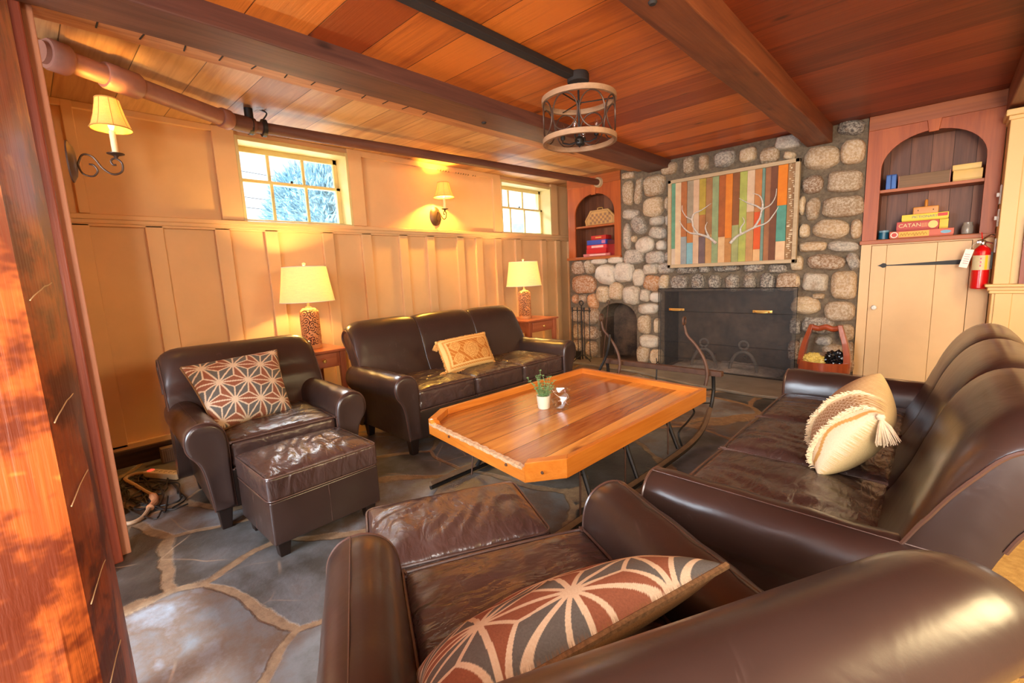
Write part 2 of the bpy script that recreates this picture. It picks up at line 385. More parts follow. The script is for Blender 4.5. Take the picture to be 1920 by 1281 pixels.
M['redlight'] = emis('red_switch_light', (255, 60, 40), 1.6)
def glass(name, tint=(1, 1, 1, 1), a=.12, rough=.05):
    t = NT(name); tr = t.new('ShaderNodeBsdfTransparent'); tr.inputs[0].default_value = tint
    gl = t.new('ShaderNodeBsdfGlossy'); gl.inputs['Roughness'].default_value = rough
    mx = t.new('ShaderNodeMixShader'); fr = t.new('ShaderNodeLayerWeight'); fr.inputs[0].default_value = .5
    t.l.new(t.math('ADD', t.math('MULTIPLY', t.math('POWER', fr.outputs[1], 4.0), .8), a, clamp=True), mx.inputs[0]); t.l.new(tr.outputs[0], mx.inputs[1]); t.l.new(gl.outputs[0], mx.inputs[2])
    t.l.new(mx.outputs[0], t.n['Material Output'].inputs[0]); return t.m
M['pane'] = glass('window_glass', (.97, .99, 1, 1), .05)
M['glass'] = glass('clear_glass', (.95, .95, .93, 1), .08)
def screen_mat():
    t = NT('screen_mesh'); tr = t.new('ShaderNodeBsdfTransparent'); mx = t.new('ShaderNodeMixShader')
    n = t.noise(t.obj(), 3, 4); t.fin(srgb(84, 80, 78), .5, None, .3)
    t.l.new(t.math('ADD', .12, t.math('MULTIPLY', n, .30)), mx.inputs[0]); t.l.new(tr.outputs[0], mx.inputs[1]); t.l.new(t.b.outputs[0], mx.inputs[2])
    t.l.new(mx.outputs[0], t.n['Material Output'].inputs[0]); return t.m
M['mesh'] = screen_mat()
def carved_mat():
    t = NT('carved_wood'); o = t.obj(); a = t.new('ShaderNodeVertexColor', layer_name='Col').outputs[0]
    return t.fin(a, .5, t.bump(t.noise(o, 120, 4), .4, .004))
M['carved'] = carved_mat()
M['leaf'] = flat('leaf_green', (118, 150, 96), .5, var=.3, scale=40)
M['bush'] = flat('hedge_green', (176, 205, 214), .8, var=.3, scale=9)
M['ash'] = flat('ash', (186, 170, 156), .95, var=.3, scale=20, bump=1)
M['kindle'] = flat('crumpled_gold_paper', (212, 184, 92), .5, var=.25, scale=30)
M['blackbag'] = flat('black_plastic_bag', (16, 16, 20), .2)
M['outsid'] = flat('grey_siding', (225, 236, 244), .8)
# ------------------------------------------------------------------ room shell
XW = -3.77; ZC = 2.24; YS = 4.87
o = MB().bb(-4.3, .16, -2.2, 5.4, -.06, 0).build('floor', M['floor'], smooth=False); struct(o)
o = MB().bb(.16, 3.0, -2.2, 5.4, -.06, .006).build('floor_carpet', M['carpet'], smooth=False); struct(o)
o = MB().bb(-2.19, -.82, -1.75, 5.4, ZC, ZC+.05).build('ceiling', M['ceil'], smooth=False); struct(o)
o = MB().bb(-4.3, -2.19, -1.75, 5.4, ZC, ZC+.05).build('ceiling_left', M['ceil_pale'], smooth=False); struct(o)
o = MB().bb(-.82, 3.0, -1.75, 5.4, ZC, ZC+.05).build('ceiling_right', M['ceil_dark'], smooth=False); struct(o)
# window wall: board-and-batten wainscot below, flat panels above
ZR = 1.6; W1 = (1.185, 2.045); W2 = (3.90, 4.83); ZWT = 2.2
m = MB(); X0 = XW-.03
m.bb(X0-.22, X0, -2.2, 5.4, 0, ZR-.01)
for a, b in ((-2.2, W1[0]), (W1[1], W2[0]), (W2[1], 5.4)): m.bb(X0-.22, X0, a, b, ZR-.01, ZC)
for a, b in (W1, W2): m.bb(X0-.22, X0, a, b, ZWT, ZC)
struct(m.build('wall_left', M['cream'], smooth=False))
m = MB()
for y in (.285, .645, 1.036, 1.365, 1.809, 2.162, 2.546, 2.865, 3.257, 3.528, 3.83, 4.168, 4.656, 4.959, 5.236):
    m.bb(X0, XW, y-.05 if y > .3 else y-.15, y+.045, .13, ZR-.06)
m.bb(X0, XW, -1.6, 5.4, ZR-.075, ZR-.02); m.bb(X0, XW, -1.6, 5.4, .10, .15)
struct(m.build('trim_1', M['cream'], smooth=False, bevel=.004))
m = MB(); m.bb(X0, XW+.022, -1.6, 5.4, ZR-.035, ZR-.004); m.bb(X0, XW+.01, -1.6, 5.4, ZR-.06, ZR-.03)
struct(m.build('trim_2', M['cream'], smooth=False, bevel=.005))
# flat battens framing the windows above the rail
m = MB()
for y, wd in ((1.115, .14), (2.11, .13), (3.84, .12), (4.9, .13), (.32, .05)): m.bb(X0, XW+.002, y-wd/2, y+wd/2, ZR, ZC)
m.bb(X0, XW, -1.6, W1[0], ZC-.04, ZC); m.bb(X0, XW, W1[1], W2[0], ZC-.05, ZC)
struct(m.build('trim_3', M['cream'], smooth=False, bevel=.004))
m = MB(); m.bb(X0-.02, XW+.03, -1.6, 5.4, .095, .115); m.bb(X0-.02, XW+.012, -1.6, 5.4, .07, .097)
m.bb(X0-.02, XW, -1.6, 5.4, 0, .07)
struct(m.build('baseboard_left', wood('dark_baseboard_wood', (46, 30, 24), (84, 56, 42), 'y', 'z', None, .5, knots=False), smooth=False))
def window(n, y0, y1, muls, zmid):
    fr = MB(); xs = XW-.2; z0, z1 = ZR-.01, ZWT
    # lining of the deep reveal
    fr.bb(xs-.05, XW+.004, y0-.001, y0+.02, z0, z1); fr.bb(xs-.05, XW+.004, y1-.02, y1+.001, z0, z1)
    fr.bb(xs-.05, XW, y0, y1, z1-.03, z1); fr.bb(xs-.05, XW, y0, y1, z0, z0+.018)
    root = struct(fr.build('window_%d' % n, M['sashp'], smooth=False, bevel=.002))
    zt = z1-.03
    for k, (za, zb, xx) in enumerate(((zmid-.012, zt, xs+.02), (z0+.018, zmid+.012, xs+.045))):
        s = MB(); a, b = y0+.02, y1-.02; sw = .035
        s.bb(xx-.014, xx+.014, a, a+sw, za, zb); s.bb(xx-.014, xx+.014, b-sw, b, za, zb)
        s.bb(xx-.014, xx+.014, a, b, zb-(.04 if k == 0 else .024), zb); s.bb(xx-.014, xx+.014, a, b, za, za+.024)
        for y in muls: s.bb(xx-.009, xx+.009, y-.011, y+.011, za, zb)
        sash = s.build('window_sash', M['sashp'], root, smooth=False, bevel=.002)
        MB().bb(xx-.003, xx-.001, a+.01, b-.01, za+.01, zb-.01).build('glass_pane', M['pane'], sash, smooth=False)
    MB().lathe([(.006, 0), (.012, .004), (.008, .016)], (xs+.06, (y0+y1)/2, zmid+.012), 12).build('sash_lock', M['dark'], root)
window(1, W1[0], W1[1], (1.459, 1.73), 1.918)
window(2, W2[0], W2[1], (4.21, 4.47), 1.918)
# back wall behind the chimney and the niche on its left
m = MB(); m.bb(-4.3, 3.0, 5.3, 5.4, 0, ZC); m.bb(.24, 3.0, 4.9, 5.3, 0, ZC)
struct(m.build('wall_back', M['cream2'], smooth=False))
# south end of the room behind the camera, with a tall window letting the sun in
m = MB(); ys = -1.6
m.bb(-4.3, -1.95, ys-.15, ys, 0, ZC); m.bb(-1.95, -.95, ys-.15, ys, 1.93, ZC); m.bb(-1.95, -.95, ys-.15, ys, 0, .35); m.bb(-.95, 3.0, ys-.15, ys, 0, ZC)
struct(m.build('wall_south', M['cream'], smooth=False))
m = MB(); m.bb(-1.55, -1.44, ys-.1, ys-.06, .35, 1.93); m.bb(-1.95, -.95, ys-.12, ys-.02, .33, .36)
struct(m.build('window_3', M['sashp'], smooth=False))
struct(MB().bb(2.9, 3.0, -1.7, 5.4, 0, ZC).build('wall_east', M['cream3'], smooth=False))
# partition on the left, seen end-on behind its post
struct(MB().bb(-4.0, -2.96, .02, .198, 0, ZC).build('wall_partition', M['cream2'], smooth=False))
m = MB(); m.bb(-2.62, -2.50, .10, .168, 0, ZC); struct(m.build('trim_4', wood('window_lit_trim_wood', (176, 112, 84), (214, 150, 116), 'z', 'y', None, .45, knots=False), smooth=False, bevel=.004))  # pinkish colour holds the window light on the post's lit edge
m = MB(); m.bb(-2.51, -2.36, -.10, .085, 0, ZC); m.bb(-2.5, -2.44, .085, .135, 0, ZC)
pp = m.build('square_post', M['postred'], smooth=False, bevel=.006); tag(pp, 'reddish brown wooden post on the floor at the end of the left partition', 'post')
# right pier with its cap, ledge and switch plates
m = MB(); PX = .235; m.bb(PX+.02, .95, 4.64, 4.92, 0, .86); m.bb(PX+.035, .95, 4.66, 4.92, .86, 2.0)
m.bb(PX+.02, PX+.10, 4.635, 4.92, .90, 1.99)
m.bb(PX+.035, PX+.12, 4.628, 4.70, 0, .84)
struct(m.build('wall_right', M['cream3'], smooth=False, bevel=.004))
m = MB(); m.bb(PX-.02, .95, 4.58, 4.92, .885, .905); m.bb(PX-.005, .95, 4.61, 4.92, .86, .887); m.bb(PX+.005, .95, 4.62, 4.92, .838, .862)
m.bb(PX-.005, .95, 4.60, 4.92, 2.01, 2.05); m.bb(PX+.01, .95, 4.62, 4.92, 1.985, 2.012)
struct(m.build('trim_5', M['cream3'], smooth=False, bevel=.005))
struct(MB().bb(.375, .45, 4.62, 4.66, .905, 1.35).build('trim_6', M['postred'], smooth=False))
bmw = MB(); bmw.bb(.24, .40, -1.6, 4.92, 2.07, ZC)
tag(bmw.build('header_beam', M['beam'], smooth=False, bevel=.006), 'brown header beam running along the ceiling above the cream pier on the far right', 'beam')
for i, (zz, hh) in enumerate(((1.52, .13), (1.36, .12), (1.17, .10))):
    t = thing('switch_plate', ['upper cream switch plate on the narrow side of the cream pier', 'cream light switch plate with a toggle between two others on the pier side', 'lowest cream plate on the pier side just above the fire extinguisher'][i], 'switch', (PX+.02, 4.76-.01*i, zz))
    MB().rbox((-.004, 0, 0), (.008, .07, hh), .003, (2, 4, 4)).build('plate', M['white'], t)
    if i < 2: MB().box((-.014, 0, 0), (.016, .012, .026)).build('toggle', M['white'], t, smooth=False, bevel=.002)
# beams
def beam(name, x0, x1, z0, label, mat, bolts):
    m = MB(); ys = np.linspace(-1.6, YS+.0, 34); R = []
    for i, y in enumerate(ys):
        j = lambda k: .006*fnoise((y*3+k*5, k*3.1, k), 1)
        R.append([(x0+j(1), y, z0+j(2)), (x1+j(3), y, z0+j(4)), (x1+j(5)*.5, y, ZC+.01), (x0+j(6)*.5, y, ZC+.01)])
    m.rings(R); o = m.build(name, mat, smooth=False, bevel=.006); tag(o, label, 'beam')
    for bx, by in bolts:
        MB().lathe([(0, -.010), (.012, -.010), (.017, -.003), (.017, .004), (0, .004)], (bx, by, z0), 10, cap=False).build('bolt', M['dark'], o)
    return o
beam('ceiling_beam', -2.44, -2.185, 2.152, 'long dark ceiling beam on the left, running from the camera to the chimney', M['beamd'], ((-2.35, 2.3), (-2.33, 3.4)))
LB = MB().bb(-2.57, -2.44, -1.6, YS, 2.185, ZC).build('ledger_board', M['ledger'], D.objects['ceiling_beam'], smooth=False, bevel=.005)
MB().bb(-2.66, -2.574, -1.6, YS, 2.20, ZC).build('thin_ledger_board', M['ledger'], D.objects['ceiling_beam'], smooth=False, bevel=.004)
for k in range(12): MB().box((-2.505, .35+k*.145, 2.186), (.12, .006, .006), Matrix.Rotation(.12*math.sin(k*2.1), 3, 'Z')).build('saw_cut', M['dark'], LB, smooth=False)
beam('ceiling_beam', -.95, -.767, 2.105, 'thick orange brown ceiling beam on the right, ending above the right side of the chimney', M['beam'], ((-.85, 1.15), (-.86, 1.75)))
tag(MB().bb(-1.642, -1.59, -1.6, 2.28, 2.205, ZC).build('wire_moulding', M['dark'], smooth=False, bevel=.006), 'dark narrow wiring channel on the ceiling leading to the round light fixture', 'conduit')
# pipe along the window wall
t = thing('heating_pipe', 'brown cast iron pipe hung below the ceiling along the window wall', 'pipe', (0, 0, 0))
def pp_(y): # centre line
    k = (y-1.14)/(4.84-1.14); return Vector((-3.3+.235*k, y, 2.135+.014*k))
MB().tube([pp_(y) for y in np.linspace(1.10, 4.85, 20)], .036, 14).build('long_pipe', M['beamd'], t)
P0 = Vector((-2.90, .195, 2.165)); P1 = pp_(1.08)
q = lambda k: P0.lerp(P1, k)
pmat = flat('pinkish_pipe_paint', (150, 100, 84), .5, var=.15)
MB().tube([q(.0), q(1.)], .046, 16).build('branch_pipe', pmat, t)
for a, b, r in ((.02, .10, .066), (.24, .40, .062), (.86, .93, .058)):
    MB().tube([q(a), q(a+.01), q(b-.01), q(b)], [r*.92, r, r, r*.92], 18).build('pipe_collar', pmat, t)
MB().tube([q(.94), pp_(1.16)], .05, 16).build('pipe_coupling', M['beamd'], t)
for y in (1.14, 1.22): MB().tube([pp_(y-.012), pp_(y+.012)], .054, 16).build('clamp_ring', M['iron'], t)
MB().tube([pp_(1.14)+Vector((0, 0, .03)), pp_(1.14)+Vector((0, 0, .11))], .026, 12).build('riser', M['iron'], t)
MB().tube(smoothpath([pp_(1.22)+Vector((0, 0, .05)), pp_(1.24)+Vector((.02, 0, .09)), pp_(1.2)+Vector((.01, 0, .11))], 5), .005, 6).build('hanger_hook', M['iron'], t)
MB().tube([pp_(4.82), pp_(4.855)], [.055, .06], 18).build('end_flange', M['frame'], t)
m = MB(); R_ = random.Random(8); x_ = XW+.0035
for k in range(15):
    y = 3.0+k*.034+(.03 if k > 4 else 0)
    if k in (5, 12): continue
    m.tube([(x_, y, 2.176), (x_, y+.008, 2.192), (x_, y+.018, 2.178+R_.uniform(0, .012))], .0022, 4)
    if k % 2: m.tube([(x_, y+.002, 2.183), (x_, y+.016, 2.184)], .002, 4)
tag(m.build('faded_lettering', M['dark'], D.objects['trim_3'], smooth=False), 'small faded dark lettering under the pipe')
# ------------------------------------------------------------------ stone fireplace
STN = "-3.381,1.16,0.191,0.183,0,b;-3.217,1.159,0.137,0.192,-20,t;-3.087,1.223,0.222,0.075,0,w;-2.85,1.23,0.196,0.085,0,w;-2.98,1.062,0.304,0.25,10,w;-3.299,0.948,0.338,0.242,0,o;-2.734,1.079,0.245,0.243,0,w;-3.44,0.764,0.097,0.121,0,o;-3.328,0.771,0.119,0.119,0,b;-3.173,0.733,0.161,0.195,-10,o;-3.028,0.823,0.199,0.216,5,t;-2.847,0.86,0.197,0.23,5,t;-2.648,0.81,0.222,0.237,0,w;-2.548,1.013,0.143,0.208,0,w;-2.606,1.253,0.25,0.177,0,g;-2.352,1.232,0.221,0.137,-10,g;-2.401,1.103,0.187,0.127,0,w;-2.237,1.108,0.155,0.125,0,g;-2.389,0.951,0.2,0.187,15,o;-2.471,0.81,0.128,0.155,0,w;-2.345,0.793,0.137,0.117,0,w;-2.254,0.949,0.108,0.172,0,w;-2.439,0.656,0.249,0.131,0,w;-2.485,0.474,0.163,0.231,0,t;-2.326,0.469,0.075,0.178,0,t;-2.427,0.283,0.245,0.153,0,w;-2.498,0.123,0.158,0.204,0,t;-2.331,0.114,0.151,0.182,0,t;-3.43,0.562,0.147,0.203,0,b;-3.215,0.555,0.264,0.218,0,b;-3.428,0.337,0.131,0.219,0,b;-3.212,0.335,0.234,0.187,0,b;-3.417,0.159,0.148,0.152,0,b;-3.209,0.134,0.172,0.202,0,b;-2.677,2.162,0.156,0.079,0,t;-2.678,1.969,0.144,0.274,0,t;-2.549,1.972,0.089,0.303,8,t;-2.364,2.005,0.259,0.229,0,t;-2.37,1.78,0.243,0.211,0,t;-2.647,1.729,0.209,0.116,10,g;-2.551,1.603,0.18,0.241,-25,g;-2.695,1.483,0.107,0.318,0,g;-2.333,1.626,0.181,0.101,0,g;-2.327,1.497,0.2,0.14,10,g;-2.475,1.378,0.228,0.184,-15,w;-2.284,1.358,0.126,0.113,0,w;-2.61,1.452,0.066,0.081,0,t;-2.598,1.24,0.235,0.153,-10,g;-2.351,1.227,0.227,0.137,10,g;-2.215,1.793,0.059,0.151,0,t;-2.211,1.618,0.046,0.12,0,g;-2.212,1.23,0.048,0.101,0,g;-2.202,2.15,0.175,0.127,0,t;-1.992,2.145,0.117,0.181,0,t;-1.836,2.14,0.1,0.153,0,t;-1.643,2.143,0.212,0.157,0,g;-1.428,2.135,0.162,0.144,0,t;-1.242,2.09,0.167,0.147,0,t;-1.098,2.176,0.218,0.122,5,g;-1.08,2.058,0.099,0.072,20,t;-0.638,2.193,0.197,0.124,15,d;-0.838,1.994,0.274,0.208,5,t;-0.617,1.996,0.176,0.2,0,t;-0.889,1.778,0.164,0.159,0,b;-0.661,1.767,0.26,0.183,5,t;-0.965,1.61,0.057,0.164,0,t;-0.88,1.568,0.11,0.197,0,t;-0.665,1.563,0.3,0.186,3,t;-0.741,1.384,0.279,0.168,8,t;-0.562,1.367,0.078,0.172,0,t;-0.935,1.385,0.088,0.129,0,t;-0.869,1.242,0.214,0.091,0,t;-0.645,1.231,0.22,0.097,5,g;-0.765,1.101,0.284,0.136,8,b;-0.569,1.1,0.086,0.15,-20,g;-0.984,1.102,0.107,0.142,0,t;-0.998,0.942,0.096,0.143,0,t;-0.835,0.929,0.206,0.176,5,w;-0.624,0.898,0.191,0.26,0,t;-0.902,0.718,0.245,0.171,0,t;-0.642,0.672,0.232,0.183,-3,t;-0.972,0.523,0.096,0.156,0,d;-0.794,0.541,0.269,0.161,0,d;-0.584,0.486,0.111,0.156,0,t;-0.972,0.297,0.11,0.197,0,b;-0.907,0.351,0.058,0.156,0,t;-0.748,0.401,0.133,0.086,0,g;-0.674,0.322,0.168,0.113,0,t;-0.545,0.314,0.044,0.184,0,b;-0.806,0.803,0.094,0.055,0,t;-0.763,0.228,0.237,0.135,0,t;-0.569,0.2,0.111,0.13,0,b;-2.218,1.105,0.171,0.126,0,g;-2.369,1.111,0.109,0.12,0,g;-2.001,1.079,0.252,0.088,0,d;-1.813,1.081,0.119,0.077,0,d;-1.599,1.081,0.272,0.075,0,d;-1.337,1.078,0.2,0.088,0,d;-1.136,1.062,0.16,0.093,0,d;-2.246,0.96,0.106,0.156,5,t;-2.072,0.948,0.203,0.17,0,d;-1.871,0.953,0.139,0.174,0,d;-1.706,0.949,0.137,0.161,0,d;-1.536,0.938,0.142,0.175,-5,d;-1.374,0.943,0.12,0.187,-5,d;-1.216,0.932,0.136,0.189,0,d;-1.049,0.936,0.197,0.17,0,b"
PAL = dict(g=[(164, 154, 142), (176, 166, 152), (150, 142, 134)], t=[(188, 156, 118), (200, 170, 130), (174, 146, 114)], o=[(200, 134, 76), (188, 122, 70)],
           w=[(214, 202, 184), (200, 184, 162)], d=[(104, 94, 88), (116, 106, 98), (92, 84, 80)], b=[(154, 120, 90), (140, 106, 80)])
fp = thing('stone_fireplace', 'fieldstone chimney breast with a wide firebox and a small arched opening on its left', 'fireplace', (0, 0, 0))
FX0, FX1 = -3.53, -.525
BOX = (-2.25, -1.0, .86); ARC = (-3.10, -2.585, .52, .72)
m = MB()
def arc_pts(x0, x1, zs, za, n=12):
    xm = (x0+x1)/2; r = (x1-x0)/2
    return [(xm+r*math.cos(PI-i*PI/n), zs+(za-zs)*math.sin(i*PI/n)) for i in range(n+1)]
def slab(m, x0, x1, z0, z1, yf=YS, yb=5.3): m.bb(x0, x1, yf, yb, z0, z1)
slab(m, FX0, ARC[0], 0, 1.27); slab(m, ARC[1], BOX[0], 0, 1.27); slab(m, BOX[1], FX1, 0, ZC)
slab(m, -2.78, BOX[1], 1.27, ZC); slab(m, BOX[0], BOX[1], BOX[2], 1.27)
A = arc_pts(ARC[0], ARC[1], ARC[2], ARC[3])
for (xa, za), (xb, zb) in zip(A[:-1], A[1:]):
    m.rings([[(xa, YS, za), (xb, YS, zb), (xb, YS, 1.27), (xa, YS, 1.27)], [(xa, 5.3, za), (xb, 5.3, zb), (xb, 5.3, 1.27), (xa, 5.3, 1.27)]])
m.build('mortar_bed', M['mortar'], fp, smooth=False)
m = MB()
ico = bmesh.new(); bmesh.ops.create_icosphere(ico, subdivisions=4, radius=1); IV = [v.co.copy() for v in ico.verts]; IF = [tuple(v.index for v in f.verts) for f in ico.faces]; ico.free()
for k, s_ in enumerate(STN.split(';')):
    a = s_.split(','); x, z, ww, hh, rot = map(float, a[:5]); c = random.choice(PAL[a[5]]); j = random.uniform(.92, 1.08)
    col = srgb(*[min(255, q*j) for q in c]); R = math.radians(-rot); cr, sr = math.cos(R), math.sin(R)
    dep = min(.11, .045+.22*min(ww, hh)); e = random.uniform(.55, .8); ph = random.uniform(0, 50)
    P = []
    for v in IV:
        q = [abs(t_)**e*(1 if t_ >= 0 else -1) for t_ in v]
        L = max(1e-6, math.sqrt(sum(t_*t_ for t_ in q)))
        f = 1+.09*fnoise((v.x*1.6+ph, v.y*1.6, v.z*1.6+ph))+.03*fnoise((v.x*6+ph, v.y*6, v.z*6))+.012*fnoise((v.x*17, v.y*17+ph, v.z*17))
        px, py, pz = q[0]*f*ww*.5, q[1]*f*dep, q[2]*f*hh*.5
        px *= .98; pz *= .98
        P.append((x+px*cr-pz*sr, YS+.005+py, z+px*sr+pz*cr))
    m.add(P, IF, col)
m.build('stonework', M['stone'], fp, angle=70)
m = MB(); bx0, bx1, bz = BOX
m.bb(bx0-.05, bx0, YS+.02, 5.3, 0, bz); m.bb(bx1, bx1+.05, YS+.02, 5.3, 0, bz); m.bb(bx0, bx1, 5.25, 5.3, 0, bz); m.bb(bx0, bx1, YS+.02, 5.3, bz-.01, bz+.03); m.bb(bx0, bx1, YS-.0, 5.3, 0, .012)
m.bb(ARC[0]-.04, ARC[0], YS+.02, 5.3, 0, .7); m.bb(ARC[1], ARC[1]+.04, YS+.02, 5.3, 0, .7); m.bb(ARC[0], ARC[1], 5.22, 5.26, 0, .8); m.bb(ARC[0], ARC[1], YS, 5.3, 0, .02)
m.build('firebox', M['soot'], fp, smooth=False)
# slate hearth apron
m = MB(); poly = [(-3.5, YS), (-3.5, 4.5), (-2.4, 4.42), (-1.7, 4.18), (-1.1, 4.10), (-.53, 4.16), (-.53, YS)]
m.prism(poly, 0, .028, lambda u, v, t: (u, v, t))
m.build('hearth_slab', flat('grey_hearth_slate', (128, 118, 106), .5, var=.25, scale=5, bump=.5), fp, smooth=False, bevel=.008)
# ashes
m = MB(); nx, ny = 60, 18; P = []; F = []
for i in range(nx+1):
    for j in range(ny+1):
        u, v = i/nx, j/ny; x = -2.15+u*1.05; y = 4.80+v*.4
        h = (.055*math.sin(PI*u)**.5*math.sin(PI*min(1, v*1.0))**.6)*(1+.5*fnoise((x*9, y*11, 1)))+.012*fnoise((x*40, y*40, 3))*math.sin(PI*u)*math.sin(PI*v)
        P.append((x, y, .030+max(0, h)))
for i in range(nx):
    for j in range(ny): a = i*(ny+1)+j; F.append((a, a+ny+1, a+ny+2, a+1))
m.add(P, F); m.bb(-2.15, -1.10, 4.80, 5.2, .0125, .0305)
tag(m.build('ash_heap', M['ash']), 'low heap of grey wood ash on the firebox floor behind the screen', 'ash', kind='stuff')
# andirons
AND = flat('lightened_iron', (128, 114, 104), .8, .1, var=.3)  # iron coloured lighter in place of light inside the dark firebox
for k, (x, lab) in enumerate(((-1.80, 'left iron andiron with a ring top, standing in the ashes'), (-1.41, 'right iron andiron with a ring top, standing in the ashes'))):
    t = thing('andiron', lab, 'andiron', (x, 4.85, .0125))
    MB().tube(smoothpath([(-.13, 0, .0), (-.12, 0, .10), (-.07, 0, .20), (0, 0, .235), (.07, 0, .20), (.12, 0, .10), (.13, 0, .0)], 5), .016, 8).build('arched_leg', AND, t)
    MB().tube([(.0+.042*math.cos(a), 0, .30+.042*math.sin(a)) for a in np.linspace(0, 2*PI, 20, False)], .010, 8, closed=True).build('ring', AND, t)
    MB().tube([(0, .0, .235), (0, 0, .262)], .013, 8).build('neck', M['rust'], t)
    MB().tube([(0, 0, .2), (0, .12, .14), (0, .33, .13), (0, .34, .0)], .011, 8).build('log_bar', M['rust'], t)
# fire screen
t = thing('fire_screen', 'wide black mesh fire screen with two brass handles in front of the firebox', 'screen', (-1.60, 4.73, .028))
a = math.atan2(-.05, 1.3); t.rotation_euler = (0, 0, a)
MB().bb(-.665, .665, -.001, .001, .01, .86).build('mesh_panel', M['mesh'], t, smooth=False)
m = MB(); m.tube([(-.665, 0, .005), (-.665, 0, .862), (.665, 0, .862), (.665, 0, .005)], .005, 6, closed=True); m.tube([(-.64, 0, .01), (-.64, 0, .86)], .003, 6)
for z in (.12, .29, .62): m.tube([(-.66, -.002, z), (.66, -.002, z)], .0018, 5)
m.build('screen_frame', M['iron'], t)
for x in (-.455, .385):
    h = MB(); h.rbox((x, -.006, .64), (.17, .008, .026), .003, (4, 2, 2)); h.tube(smoothpath([(x-.06, -.008, .642), (x-.055, -.03, .636), (x-.03, -.036, .632), (x+.03, -.036, .632), (x+.055, -.03, .636), (x+.06, -.008, .642)], 4), .005, 8)
    h.build('handle', M['brass'], t)
fx = MB(); fx.lathe([(.03, 0), (.022, .02), (.01, .035), (.006, .05)], (-.665, -.02, -.026), 10)
fx.tube([(-.70, -.03, 0), (-.66, -.02, .05), (-.63, -.04, .03)], .006, 6); fx.tube([(-.665, -.02, .0), (-.68, -.02, .09)], .005, 6)
fx.build('screen_foot', M['iron'], t)
# fireplace tools in a stand
t = thing('fireplace_tool_set', 'wrought iron fireplace tools on a tripod stand left of the small arch', 'fireplace tools', (-3.15, 4.56, .028))
s = MB(); s.tube([(0, 0, .03), (0, 0, .68)], .007, 8)
for q in range(3): s.tube(smoothpath([(0, 0, .08), (.05*math.cos(q*2.1), .05*math.sin(q*2.1), .06), (.12*math.cos(q*2.1), .12*math.sin(q*2.1), .006)], 4), .006, 6)
s.tube([(-.13, 0, .62), (.13, 0, .62)], .006, 6)
s.tube([(.028*math.cos(a_), 0, .71+.028*math.sin(a_)) for a_ in np.linspace(0, 2*PI, 16, False)], .006, 6, closed=True)
s.build('stand', M['iron'], t)
for i, x in enumerate((-.12, -.045, .05, .125)):
    m = MB(); m.tube([(x, -.02, .10), (x, -.02, .64)], .005, 6); m.tube([(x, -.02, .60), (x, -.02, .66)], .009, 8)
    if i == 0: m.lathe([(.012, .0), (.03, .02), (.026, .06), (.012, .10)], (x, -.02, .02), 12)
    elif i == 1: m.box((x, -.02, .07), (.07, .012, .10))
    elif i == 2: m.tube(smoothpath([(x, -.02, .1), (x+.01, -.02, .05), (x+.04, -.02, .04)], 4), .006, 6)
    else: m.tube([(x, -.02, .1), (x+.02, -.02, .05), (x-.01, -.02, .03)], .005, 6)
    m.build(['brush', 'shovel', 'poker', 'tongs'][i], M['iron'], t)
t = thing('long_poker', 'thin iron poker leaning against the stones beside the small arched opening', 'poker', (-2.90, 4.62, .028))
MB().tube([(0, 0, .0), (0, .14, .69)], .005, 6).build('rod', M['rust'], t); MB().tube([(.02*math.cos(a_), .14, .71+.02*math.sin(a_)) for a_ in np.linspace(0, 2*PI, 14, False)], .004, 6, closed=True).build('ring_handle', M['rust'], t)
# wooden bucket with hoop handle
t = thing('wooden_bucket', 'glossy wooden bucket with a tall hooped handle on the hearth beside the cream door', 'bucket', (-.70, 4.62, .028))
H0 = .17
R = []
for z, r in ((0, .15), (.08, .168), (H0, .180), (.24, .182)): R.append([(r*math.cos(k*2*PI/28)*1.05, r*math.sin(k*2*PI/28)*.8, z) for k in range(28)])
for z, r in ((.24, .166), (.08, .150), (.02, .13)): R.append([(r*math.cos(k*2*PI/28)*1.05, r*math.sin(k*2*PI/28)*.8, z) for k in range(28)])
MB().rings(R).build('body', M['bucket'], t)
for sx in (-1, 1):
    pts = [(sx*.178, .20), (sx*.170, .30), (sx*.150, .40), (sx*.122, .49), (sx*.105, .55)]
    Rr = [[(x-sx*(.035-.004*i), -.055+.006*i, z), (x+sx*.012, -.045+.006*i, z), (x+sx*.012, .045-.006*i, z), (x-sx*(.035-.004*i), .055-.006*i, z)] for i, (x, z) in enumerate(pts)]
    MB().rings(Rr).build('upright_stave', M['bucket'], t, smooth=False, bevel=.003)
MB().tube(smoothpath([(-.095, 0, .525), (-.05, 0, .515), (0, 0, .53), (.05, 0, .515), (.095, 0, .525)], 5), .024, 10).build('handle_grip', M['bucket'], t)
def crumple(name, c, r, mat, label, cat, seed, squash=.8):
    m = MB(); P = []
    for v in IV:
        f = 1+.22*fnoise((v.x*5+seed, v.y*5, v.z*5))+.16*fnoise((v.x*11, v.y*11+seed, v.z*11))
        P.append((c[0]+v.x*r*f, c[1]+v.y*r*f*.8, c[2]+v.z*r*f*squash))
    m.add(P, IF); return tag(m.build(name, mat, angle=12), label, cat)
crumple('crumpled_paper', (-.775, 4.60, .265), .082, M['kindle'], 'crumpled pale gold paper in the left half of the wooden bucket', 'paper', 3)
crumple('plastic_bag', (-.615, 4.63, .285), .085, M['blackbag'], 'shiny black plastic bag stuffed in the right half of the wooden bucket', 'bag', 11)
